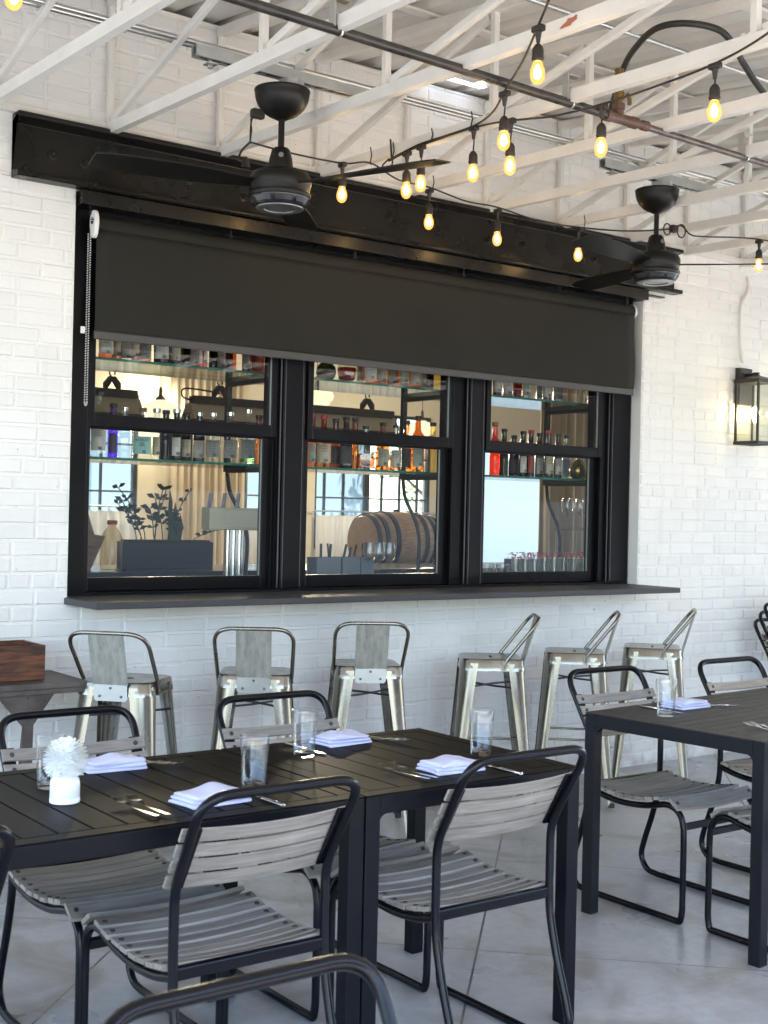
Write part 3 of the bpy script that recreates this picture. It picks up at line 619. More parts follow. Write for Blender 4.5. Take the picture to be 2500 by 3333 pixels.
def conduit(y, z, x0, x1, lab, clips):
    t = thing('conduit', lab, 'conduit', (0,0,0), 0, 'metal conduits through the trusses')
    MB().tube([(x0, y+.02, z), (x1, y-.02, z)], .0105, 14).build('pipe', 'conduit', t, smooth=40)
    q = MB()
    for cx in clips: q.lathe([(.0135,-.03),(.0135,-.006),(.016,-.005),(.016,.005),(.0135,.006),(.0135,.03)], 12, (cx, y+.02-.04*(cx-x0)/(x1-x0), z), axis='x')
    q.build('coupling', 'conduit', t, smooth=40)
conduit(-.60, 3.30, -1, 9, 'galvanised conduit nearest the brick wall above the bottom chords', (3.0, 4.1, 5.0))
conduit(-.665, 3.29, -1, 9, 'galvanised conduit running beside the one nearest the brick wall', (2.86, 4.7))
conduit(-1.55, 3.44, 3.2, 9, 'bright conduit high under the roof behind the black hose', (4.0,))
hs = MB(); hs.tube(catmull([(3.95,-1.40,3.16),(3.894,-1.523,3.30),(3.78,-1.70,3.315),(3.712,-1.86,3.32),(3.74,-1.98,3.31),(3.871,-2.03,3.30),(4.05,-1.97,3.28),(4.175,-1.902,3.28),(4.45,-1.80,3.24),(4.8,-1.7,3.22)], 8), .0125, 12)
tag(hs.build('rubber_hose', 'rubber', smooth=50), 'black rubber hose looped in an arc among the trusses', 'hose')
lc = MB(); lc.tube(catmull([(6.668,-.02,3.0),(6.685,-.02,2.94),(6.66,-.022,2.88),(6.605,-.022,2.80),(6.612,-.022,2.6),(6.64,-.022,2.45)], 6), .011, 10)
tag(lc.build('lamp_conduit', 'brick', smooth=50), 'white painted conduit running down the bricks to the wall lantern', 'conduit')
# red overspray mark on a chord
q = MB(); vs = []
X = 2.858-.0186
for a in range(14):
    th = 2*PI*a/14; rr = random.uniform(.5, 1); vs.append((X, -2.28+.045*rr*math.cos(th)-.02*math.sin(th), zbot(-2.28)+.0+.021*rr*math.sin(th)))
q.add(vs, [tuple(range(14))]); q.build('overspray_mark', 'paint_red', [o for o in COL.objects if o.name.startswith('roof_truss') and abs(o.location.x-2.858) < .01][0], loc=(-2.858, 0, 0))

# ================================================================== STRING LIGHTS
def make_strand(label, path, drops, hooks, plug=None):
    t = thing('string_light', label, 'string lights', (0,0,0), 0, 'strands of bulbs tied to the trusses')
    MB().tube(catmull(path, 8), .0042, 8).build('cord', 'cord', t, smooth=60)
    for (x, y, z, L) in drops:
        q = MB(); q.cbox(x-.012, y-.022, z-.012, x+.012, y+.022, z+.008, .004); q.lathe([(.006, -.045), (.011, -.012)], 10, (x, y, z)); q.tube([(x, y, z-.025), (x+.003, y, z-.028-L*.4), (x, y, z-.030-L)], .0032, 6)
        zz = z-.030-L
        q.lathe([(.004, .0), (.009, -.003), (.0165, -.014), (.018, -.022), (.018, -.042), (.0195, -.043), (.0195, -.048), (.0175, -.05), (.0165, -.056), (0, -.056)], 18, (x, y, zz))
        s_ = q.build('lamp_socket', 'cord', t, smooth=40)
        g_ = MB(); g_.lathe([(.0125, -.054), (.0165, -.066), (.0225, -.083), (.0235, -.095), (.0215, -.108), (.0155, -.119), (.007, -.1245), (0, -.1255)], 20, (x, y, zz)); bo = g_.build('bulb', 'bulb', s_, smooth=60)
        f_ = MB(); f_.lathe([(0, -.064), (.005, -.07), (.0115, -.084), (.0115, -.099), (.005, -.108), (0, -.11)], 10, (x, y, zz)); f_.build('filament', 'core', s_, smooth=60)
    for (x, y, z, h) in hooks:
        q = MB(); q.tube([(x, y, z+h), (x+.004, y-.004, z+h*.5), (x, y, z), (x, y-.008, z-.008), (x-.006, y-.004, z)], .003, 6); q.build('tie_hook', 'cord', t)
    return t
Z3 = 3.0
st1 = make_strand('string of warm bulbs hung along the front of the black beam',
    [(2.763,-.466,3.01),(2.96,-.485,2.995),(3.214,-.501,2.995),(3.336,-.54,3.01),(3.55,-.47,2.985),(3.789,-.397,3.005),(4.05,-.355,2.99),(4.293,-.316,3.005),(4.6,-.30,2.985),(4.887,-.294,2.998),(5.1,-.42,2.99),(5.268,-.56,3.0),(5.36,-.585,3.03),(5.42,-.60,2.99),(5.499,-.626,2.985),(5.828,-.739,3.0),(6.3,-.8,2.98),(7.2,-.85,3.0)],
    [(3.214,-.501,2.99,.014),(3.789,-.397,2.99,.030),(4.293,-.316,2.99,.024),(4.887,-.294,2.985,.014),(5.828,-.739,2.99,.012),(6.6,-.82,2.98,.02)],
    [(2.763,-.466,3.01,.10),(3.336,-.54,3.01,.07),(3.81,-.395,3.005,.06),(4.93,-.29,3.0,.07)])
q = MB(); q.tube(catmull([(2.763,-.466,3.01),(2.73,-.455,2.97),(2.715,-.455,2.93),(2.735,-.46,2.92)], 6), .005, 8); q.lathe([(.006,.045),(.014,.035),(.02,.0),(.008,-.005)], 10, (2.745,-.462,2.90)); q.build('plug', 'cord', st1)
q = MB(); q.tube(catmull([(2.763,-.466,3.01),(2.765,-.466,3.09),(2.775,-.468,3.125)], 6), .004, 8); q.cbox(2.765,-.485,3.115,2.825,-.45,3.155,.008); q.build('plug', 'cord', st1)
q = MB(); q.cbox(5.285,-.60,2.985,5.33,-.565,3.025,.008); q.tube(arc((5.27,-.57,3.0), .03, 0, 2*PI, 14, ((.7,-.2,0),(0,0,1))), .004, 6); q.tube(arc((5.36,-.59,3.0), .035, 0, 2*PI, 14, ((.7,-.2,0),(0,0,1))), .004, 6); q.build('plug', 'cord', st1)
make_strand('string of warm bulbs rising steeply toward the top of the picture',
    [(3.37,-.633,3.011),(3.37,-.769,3.026),(3.37,-.868,3.033),(3.37,-1.047,3.03),(3.365,-1.222,3.03),(3.24,-1.47,3.0),(3.082,-1.711,2.985),(2.9,-2.0,2.97),(2.72,-2.267,2.972),(2.612,-2.433,2.985),(2.3,-2.9,3.02)],
    [(3.366,-.769,3.01,.040),(3.366,-.868,3.016,.036),(3.355,-1.222,3.015,.062),(3.082,-1.711,2.975,.050),(2.72,-2.267,2.962,.018)],
    [(3.37,-.66,3.014,.07),(3.37,-.93,3.032,.05),(3.367,-1.19,3.032,.06)])
make_strand('string of warm bulbs sagging across to the right edge of the picture',
    [(3.37,-.633,3.006),(3.366,-.8,3.02),(3.366,-1.0,3.025),(3.362,-1.215,3.02),(3.273,-1.50,2.962),(3.297,-1.602,2.952),(3.344,-1.703,2.95),(3.375,-1.908,2.95),(3.373,-2.171,2.95),(3.352,-2.435,2.952),(3.27,-2.702,2.955),(3.1,-3.1,2.98)],
    [(3.277,-1.53,2.958,.052),(3.375,-1.908,2.943,.030),(3.352,-2.435,2.945,.030)], [])
q = MB(); q.tube(catmull([(3.37,-.633,3.015),(3.36,-.60,2.99),(3.355,-.63,2.965),(3.365,-.665,2.985),(3.37,-.65,3.03),(3.371,-.64,3.10)], 6), .004, 6); tag(q.build('cable_loop', 'cord', smooth=60), 'small loop of dark cord end tied where two light strings begin', 'cord')
make_strand('string light passing the upper left corner of the picture',
    [(.6,-2.2,3.03),(1.2,-1.83,2.97),(1.9,-2.6,3.03)], [(1.235,-1.815,2.955,.02)], [])

# ================================================================== CHAIRS
def rail_z(u):      # curved seat rail
    pts = [(0,.425),(.08,.408),(.17,.400),(.27,.406),(.36,.424),(.405,.432),(.445,.42),(.462,.395)]
    for (a, za), (b, zb) in zip(pts, pts[1:]):
        if u <= b:
            t = (u-a)/(b-a); return za+(zb-za)*t
    return pts[-1][1]
def make_chair(slat='slat'):
    t = thing('slat_chair', '', 'chair', (0,0,0), 0, 'black tube chairs with wooden slats')
    RT = .0118; W = .203; Y = lambda u: u-.215
    def side(s): return [(s*W,Y(0),.610),(s*W,Y(0),.44),(s*W,Y(-.006),.36),(s*W,Y(-.035),.25),(s*W,Y(-.075),.135),(s*W,Y(-.088),.07),(s*W,Y(-.055),.022),(s*W,Y(.0),.0125)]
    hoop = smoothpath([(-W,Y(0),.52),(-W,Y(0),.612),(-W-.008,Y(-.135),.842),(W+.008,Y(-.135),.842),(W,Y(0),.612),(W,Y(0),.52)], [0,.05,.074,.074,.05,0], 7)
    L = catmull(side(-1)[1:], 5); Rr = catmull(side(1)[1:], 5)
    path = [Vector((-W,Y(.45),.0125))]+list(reversed(L))+hoop+Rr+[Vector((W,Y(.45),.0125))]
    MB().tube(path, RT, 12).build('back_frame', 'tube', t, smooth=60)
    for s in (-1, 1):
        p = smoothpath([(s*W,Y(.452),.0125),(s*W,Y(.462),.0125),(s*W,Y(.470),.05),(s*W,Y(.470),.30)], .02, 4)+catmull([(s*W,Y(.469),.345),(s*W,Y(.458),.385),(s*W,Y(.43),.412),(s*W,Y(.39),.420),(s*W,Y(.34),.410),(s*W,Y(.27),.395),(s*W,Y(.17),.388),(s*W,Y(.08),.396),(s*W,Y(.0),.415)], 4)
        MB().tube(p, RT, 12).build('leg', 'tube', t, smooth=60)
    q = MB(); q.bar((-W, Y(.468), .355), (W, Y(.468), .355), .012, .026); q.build('cross_bar', 'tube', t, bevel=.003)
    q = MB(); q.bar((-W, Y(.005), .420), (W, Y(.005), .420), .022, .030); q.build('cross_bar', 'tube', t, bevel=.004)
    rn = random.Random(5)
    seat = MB(); N = 10
    us = [.035+.0465*i for i in range(9)]
    for i, u in enumerate(us):
        front = i == 8
        ang = math.atan2(rail_z(min(u+.02, .462))-rail_z(max(u-.02, 0)), .04); z0 = rail_z(u)+.009
        if front: u, z0, ang = .432, rail_z(.432)+.004, -.62
        hw = .0195 if not front else .027; j = rn.uniform(-.003, .003); vs = []
        for k in range(N+1):
            x = (-.222+.444*k/N)+j; sag = -.010*(1-(x/.222)**2)
            for a, b in ((-hw,0),(-hw+.003,.012),(hw-.003,.012),(hw,0)):
                yy = a*math.cos(ang)-b*math.sin(ang); zz = a*math.sin(ang)+b*math.cos(ang)
                vs.append((x, Y(u)+yy, z0+sag+zz))
        fs = [(k*4+m, k*4+(m+1)%4, (k+1)*4+(m+1)%4, (k+1)*4+m) for k in range(N) for m in range(4)]+[(3,2,1,0),(N*4,N*4+1,N*4+2,N*4+3)]
        seat.add(vs, fs)
        for s in (-1, 1):
            st = len(seat.v); seat.lathe([(.0075,0),(.0065,.003),(0,.0042)], 10, mi=1); n_ = len(seat.v)-st
            mtx = Matrix.Translation((s*W+j*.3, Y(u)-.012*math.sin(ang), z0+.0115*math.cos(ang)-.010*(1-(W/.222)**2))) @ Matrix.Rotation(ang, 4, 'X'); seat.xf(mtx, st)
    seat.build('seat', [slat, 'bolt'], t, smooth=35)
    back = MB(); d = Vector((0, -.135, .232)).normalized(); nn = Vector((0, d.z, -d.y))
    for i in range(4):
        c = Vector((0, Y(0), .612))+d*(.007+.0458*i)+nn*.016; vs = []
        if slat != 'slat': pass
        for k in range(N+1):
            x = -.221+.442*k/N; sag = -.016*(1-(x/.226)**2)
            for a, b in ((-.0182,.001),(-.0182,.005),(-.0165,.007),(.0165,.007),(.0182,.005),(.0182,.001)):
                vs.append(c+Vector((x, 0, 0))+d*a+nn*(b+sag))
        fs = [(k*6+m, k*6+(m+1)%6, (k+1)*6+(m+1)%6, (k+1)*6+m) for k in range(N) for m in range(6)]+[tuple(range(5,-1,-1)), tuple(N*6+m for m in range(6))]
        back.add(vs, fs)
        for s in (-1, 1):
            st = len(back.v); back.lathe([(.0075,0),(.0065,.003),(0,.0042)], 10, mi=1)
            p = c+Vector((s*.192, 0, 0))+nn*(.007-.016*(1-(.192/.226)**2))
            back.xf(Matrix.Translation(p) @ nn.to_track_quat('Z', 'Y').to_matrix().to_4x4(), st)
    back.build('backrest', [slat, 'bolt'], t, smooth=35)
    for s in (-1, 1):
        a = Vector((s*.192, Y(0), .612))+nn*.0065+d*.0; MB().bar(a-d*.004, a+d*.168, .024, .006, nn).build('slat_bracket', 'tube', t)
    return t
ch = make_chair()
CH = [((1.555,-2.40,0), 0, 'black tube chair with grey slats, near side of the slatted long table, back to us'),
      ((2.315,-2.39,0), 0, 'black tube chair with grey slats, near side of the square table, back to us'),
      ((.715,-2.42,0), 0, 'black tube chair cut off at the left edge, only its rail end showing'),
      ((1.545,-1.885,0), PI, 'black tube chair on the far side of the table behind the white flower'),
      ((2.262,-1.885,0), PI, 'black tube chair on the far side of the long table behind the two middle glasses'),
      ((3.845,-1.88,0), PI, 'black tube chair on the far side of the right table, left of its tan neighbour'),
      ((3.87,-2.485,0), 0, 'black tube chair on the near side of the right table, only its seat front showing'),
      ((.868,-4.078,0), PI, 'black tube chair closest to us, only its shiny top rail showing')]
for i, (p, rz, lab) in enumerate(CH):
    if i == 0: ch.location = p; ch.rotation_euler.z = rz; ch['label'] = lab
    else: dup(ch, p, rz, lab)
ch2 = make_chair('slatwarm'); ch2.location = (4.625, -1.885, 0); ch2.rotation_euler.z = PI; ch2['label'] = 'black tube chair with tan slats at the far side of the right table'
for k in range(4):
    dup(ch, (6.81, -.515-.035*k, .052*k), PI, '%s black tube chair in the leaning stack by the wall lantern, %s' % (['lowest','second lowest','second highest','topmost'][k], ['on the floor','one up','two up','three up'][k]), 'stacked chairs at the right edge')

# ================================================================== TABLES
def make_table(name, label, x0, x1, y0, y1, along, top, frame, slw=.072, gap=.005):
    t = thing(name, label, 'table', ((x0+x1)/2, (y0+y1)/2, 0), 0, 'black metal dining tables')
    hx, hy = (x1-x0)/2, (y1-y0)/2; H = .74; L = .046; A = .052
    for sx in (-1, 1):
        for sy in (-1, 1):
            q = MB(); q.cbox(sx*hx-(L if sx > 0 else 0), sy*hy-(L if sy > 0 else 0), .0, sx*hx+(0 if sx > 0 else L), sy*hy+(0 if sy > 0 else L), H-.004, .003)
            # welded fillets at the inner corners
            for ax in (0, 1):
                f = 1 if ax == 0 else -1; r_ = .028; poly = [(0,0)]+[(r_-r_*math.sin(a), -(r_-r_*math.cos(a))) for a in [PI/2*i/6 for i in range(7)]]
                if ax == 0: q.prism([(sx*(hx-L)-sx*u, H-A+v) for u, v in poly], sy*hy-(sy*.006), sy*(hy-L)+sy*.006, 0, lambda u, v, w_: (u, w_, v))
                else: q.prism([(sy*(hy-L)-sy*u, H-A+v) for u, v in poly], sx*hx-(sx*.006), sx*(hx-L)+sx*.006, 0, lambda u, v, w_: (w_, u, v))
            q.build('leg', frame, t)
    q = MB()
    for sy in (-1, 1): q.cbox(-hx+L+.0005, min(sy*hy, sy*(hy-L)), H-A, hx-L-.0005, max(sy*hy, sy*(hy-L)), H-.0035, .003)
    for sx in (-1, 1): q.cbox(min(sx*hx, sx*(hx-L)), -hy+L+.0005, H-A, max(sx*hx, sx*(hx-L)), hy-L-.0005, H-.0035, .003)
    q.build('apron', frame, t)
    q = MB(); B = .048; ix, iy = hx-B, hy-B
    q.cbox(-hx+.0008, -hy+.0008, H-.0034, hx-.0008, -iy, H, .0015); q.cbox(-hx+.0008, iy, H-.0034, hx-.0008, hy-.0008, H, .0015)
    q.cbox(-hx+.0008, -iy+.0003, H-.0034, -ix, iy-.0003, H, .0015); q.cbox(ix, -iy+.0003, H-.0034, hx-.0008, iy-.0003, H, .0015)
    span = 2*ix if along == 'y' else 2*iy; n = round(span/slw); w_ = span/n
    for i in range(n):
        a = -span/2+i*w_+gap/2; b_ = a+w_-gap
        if along == 'y': q.cbox(a, -iy+.003, H-.012, b_, iy-.003, H-.0004, .002)
        else: q.cbox(-ix+.003, a, H-.012, ix-.003, b_, H-.0004, .002)
    q.build('tabletop', top, t); MB().box(-ix, -iy, H-.024, ix, iy, H-.0125).build('under_panel', 'bolt', t)
    return t
make_table('dining_table', 'long black slatted table with the white flower on it', .50, 1.922, -2.545, -1.795, 'y', 'ttop', 'tframe', .084)
make_table('dining_table', 'square near black table butted to the right end of the slatted one', 1.927, 2.690, -2.545, -1.795, 'y', 'ttop', 'tframe', .093, .0018)
t2 = make_table('dining_table', 'charcoal slatted table at the right edge of the picture', 3.455, 4.855, -2.565, -1.815, 'x', 'ttopx', 'tframeg', .062)
a_ = R(5); t2.rotation_euler.z = a_; t2.location = (3.452+.70*math.cos(a_)+.375*math.sin(a_), -1.818+.70*math.sin(a_)-.375*math.cos(a_), 0)      # turned a little off the wall line

# ================================================================== TABLE SETTINGS
TZ = .7402
def make_glass():
    q = MB(); q.lathe([(0,0),(.0295,0),(.031,.002),(.0385,.134),(.0382,.1352),(.0362,.135),(.0295,.016),(.027,.012),(0,.0105)], 32)
    return q
gl = make_glass().build('drinking_glass', 'tumbler', smooth=50)
GL = [((1.738,-2.306), 'drinking glass nearest us, on the slatted table beside the folded napkin'), ((2.086,-2.012), 'drinking glass in front of the far napkin on the near black table'),
      ((2.554,-2.264), 'drinking glass at the right end of the square table'), ((1.290,-2.045), 'drinking glass half hidden behind the white flower'), ((3.650,-2.032), 'drinking glass on the charcoal table at the right')]
for i, ((x, y), lab) in enumerate(GL):
    o = gl if i == 0 else gl.copy()
    if i: COL.objects.link(o)
    o.location = (x, y, TZ); tag(o, lab, 'glass', 'tumblers on the tables')
def make_napkin(seed):
    """cloth folded in half and in half again: a rolled fold on the left, soft loose layers on the right"""
    rn = random.Random(seed); q = MB(); w_, d_ = .172, .112; n = 18
    def fold(z, h, x0, x1, y0, y1, lift, ridge):
        # closed cross-section in x-z: flat sheets joined by round folds at both ends
        sec = [(x1-h/2, 0)]+[(x0+h/2-h/2*math.sin(PI*i/6), h/2-h/2*math.cos(PI*i/6)) for i in range(7)]+[(x0+(x1-x0)*k/6, h) for k in range(1, 6)]+[(x1-h/2+h/2*math.sin(PI-PI*i/6), h/2-h/2*math.cos(PI-PI*i/6)) for i in range(6)]
        vs = []; m = len(sec)
        for k in range(n+1):
            v = k/n; y = y0+(y1-y0)*v
            for x, zz in sec:
                u = (x-x0)/(x1-x0); e = min(1, min(v, 1-v)*7+.45)
                wob = lift*(math.sin(2.6*u+seed)*math.sin(2.9*v+seed*.6)+.45*math.sin(7*u+3*v+seed)) if zz > h*.4 else 0
                rg = ridge*math.exp(-((u-.58-.12*math.sin(seed)-.25*(v-.5))/.17)**2)*(.6+.4*math.sin(PI*v)); wob += rg
                vs.append((x+.003*math.sin(5*v+seed+z*90), y+.003*math.sin(4*u+seed), max(.0004, z+zz*e+max(-.002, wob)*(1 if z > .001 else (1 if zz > h*.4 else 0)))))
        q.add(vs, [(k*m+i, k*m+(i+1)%m, (k+1)*m+(i+1)%m, (k+1)*m+i) for k in range(n) for i in range(m)]+[tuple(range(m)), tuple(n*m+i for i in range(m))])
    LY = []; s0 = 0
    fold(0, .009, -w_/2, w_/2, -d_/2, d_/2, .001, .004); LY.append((s0, len(q.v))); s0 = len(q.v)
    fold(.0092, .009, -w_/2+.003, w_/2-.004, -d_/2+.002, d_/2-.003, .002, .009); LY.append((s0, len(q.v))); s0 = len(q.v)
    fold(.0186, .008, -w_/2+.010, w_/2-.012, -d_/2+.005, d_/2-.002, .004, .016); LY.append((s0, len(q.v)))
    for a_, (s0, s1) in zip((0, R(-3.5), R(4)), LY): 
        for j in range(s0, s1): v_ = Matrix.Rotation(a_, 4, 'Z') @ Vector(q.v[j]); q.v[j] = tuple(v_)
    for k in range(3):
        x_ = w_/2-.030+.006*k; q.add([(x_,-d_/2-.0035,.004),(x_+.003,-d_/2-.0035,.004),(x_+.003,-d_/2-.0032,.011),(x_,-d_/2-.0032,.011)], [(0,1,2,3)], 1)
    return q
NP = [((1.560,-2.396), R(4), 'folded napkin on the near side of the slatted table'), ((2.300,-1.893), R(186), 'folded napkin on the far side of the near black table'),
      ((1.530,-1.900), R(174), 'folded napkin behind the white flower'), ((2.330,-2.395), R(-3), 'folded napkin at the near right, beside a fork with raised tines'), ((3.885,-1.925), R(183), 'folded napkin on the charcoal table at the right')]
for i, ((x, y), rz, lab) in enumerate(NP):
    o = make_napkin(i*1.7+.4).build('napkin', ['napkin', 'stripe'], smooth=50); s_ = o.modifiers.new('sub', 'SUBSURF'); s_.levels = 1; s_.render_levels = 1
    o.location = (x, y, TZ); o.rotation_euler.z = rz; o.scale = (1.0, 1.0, 1.0); tag(o, lab, 'napkin', 'napkins on the tables')
def fork_mb(L=.195):
    q = MB(); pts = [(-L/2,.0045,.007),(-L/4,.0035,.006),(0,.0028,.0040),(.020,.0045,.0034),(.034,.0075,.0075),(.045,.010,.0115)]   # x, z, half width
    vs = []
    for x, z, h in pts: vs += [(x,-h,z),(x,h,z),(x,h,z+.002),(x,-h,z+.002)]
    n = len(pts); q.add(vs, [(4*i+m, 4*i+(m+1)%4, 4*i+4+(m+1)%4, 4*i+4+m) for i in range(n-1) for m in range(4)]+[(3,2,1,0),(4*n-4,4*n-3,4*n-2,4*n-1)])
    for k in range(4):
        y = -.0094+.00627*k; a = []
        for x, z in ((.044,.010),(.062,.0075),(.080,.010),(L/2,.0155)):
            h = .0016 if x < .09 else .0007; a += [(x,y-h,z),(x,y+h,z),(x,y+h,z+.0018),(x,y-h,z+.0018)]
        q.add(a, [(4*i+m, 4*i+(m+1)%4, 4*i+4+(m+1)%4, 4*i+4+m) for i in range(3) for m in range(4)]+[(3,2,1,0),(12,13,14,15)])
    return q
def knife_mb(L=.215):
    q = MB(); q.prism([(-L/2,-.006),(-L/2+.09,-.0055),(-L/2+.10,-.004),(-L/2+.115,-.008),(L/2-.02,-.009),(L/2,.002),(L/2-.03,.006),(-L/2+.10,.005),(-L/2,.007)], .0015, .0045)
    q.cbox(-L/2, -.0065, .0008, -L/2+.09, .0068, .0075, .002); return q
fk = fork_mb().build('fork', 'cutlery', smooth=50); kn = knife_mb().build('knife', 'cutlery', smooth=40)
def lay(src, x, y, rz, lab, cat, grp, first=[]):
    o = src if src.name not in first else src.copy()
    if src.name in first: COL.objects.link(o)
    else: first.append(src.name)
    o.location = (x, y, TZ); o.rotation_euler.z = rz; tag(o, lab, cat, grp)
G1 = 'forks laid on the tables'
for x, y, rz, lab in [(1.365,-2.385,R(95),'outer fork left of the near napkin on the slatted table'), (1.398,-2.385,R(92),'inner fork beside the near napkin on the slatted table'),
        (2.448,-1.925,R(-72),'fork right of the far napkin on the near black table, tines toward us'), (2.425,-1.915,R(-66),'fork nearly touching the far napkin on the near black table'),
        (1.655,-1.905,R(-68),'fork right of the napkin behind the flower, tines toward us'), (1.632,-1.895,R(-64),'fork touching the napkin behind the flower'),
        (2.172,-2.385,R(96),'outer fork with raised tines at the near right setting'), (2.205,-2.385,R(93),'inner fork with raised tines at the near right setting'),
        (4.010,-1.965,R(-70),'fork right of the napkin on the charcoal table'), (3.985,-1.955,R(-66),'fork touching the napkin on the charcoal table'), (3.712,-2.43,R(92),'fork at the near edge of the charcoal table'), (3.742,-2.43,R(90),'second fork at the near edge of the charcoal table, to the right')]:
    lay(fk, x, y, rz, lab, 'fork', G1)
for x, y, rz, lab in [(1.678,-2.43,R(93),'knife right of the near napkin on the slatted table'), (2.140,-1.935,R(-88),'knife under the edge of the far glass on the near black table'), (2.449,-2.445,R(92),'knife right of the napkin at the near right setting'), (3.735,-1.94,R(-88),'knife beside the glass on the charcoal table')]:
    lay(kn, x, y, rz, lab, 'knife', 'knives laid on the tables')
v = MB(); v.lathe([(0,0),(.034,0),(.0365,.002),(.0365,.012),(.0355,.0135),(.036,.0155),(.0358,.048),(.0335,.058),(.0285,.063),(.027,.072),(.026,.072),(.026,.06),(0,.055)], 36)
o = v.build('vase', 'ceramic', smooth=40); o.location = (1.257, -2.22, TZ); tag(o, 'small white ribbed ceramic vase under the white flower', 'vase')
fw_ = thing('flower', 'white shaggy chrysanthemum bloom in the small white vase', 'flower', (1.257, -2.22, TZ))
def petals():
    q = MB(); rn = random.Random(11)
    for i in range(520):
        th = i*2.39996; f = (i+.5)/520; ph = f**.60*2.45       # angle from the axis
        Lp = .052+.010*f+rn.uniform(-.003,.003); w_ = .0066+rn.uniform(0,.0020); vs = []
        curl = .30-.55*f+rn.uniform(-.15,.15); th += rn.uniform(-.1,.1); ph += rn.uniform(-.1,.1)
        for k in range(5):
            s = k/4; r_ = .016+(Lp-.006)*s; a = ph+curl*s*s*.55
            wd = w_*math.sin(PI*min(.86,.16+.70*s))
            c = Vector((math.sin(a)*math.cos(th), math.sin(a)*math.sin(th), math.cos(a)))*r_; tn = Vector((-math.sin(th), math.cos(th), 0)); nn = c.normalized()
            vs += [c-tn*wd+nn*.0018*s, c+tn*wd+nn*.0018*s]
        q.add(vs, [(2*k, 2*k+1, 2*k+3, 2*k+2) for k in range(4)])
    q.xf(Matrix.Scale(.80, 4)); q.lathe([(0,-.034),(.024,-.017),(.034,.0),(.026,.021),(0,.033)], 16); q.xf(Matrix.Translation((.0, 0, .108))); return q
petals().build('bloom', 'petal', fw_, smooth=80, fixn=False); MB().tube([(0,0,.055),(0,0,.10)], .004, 8).build('stem', 'green', fw_)

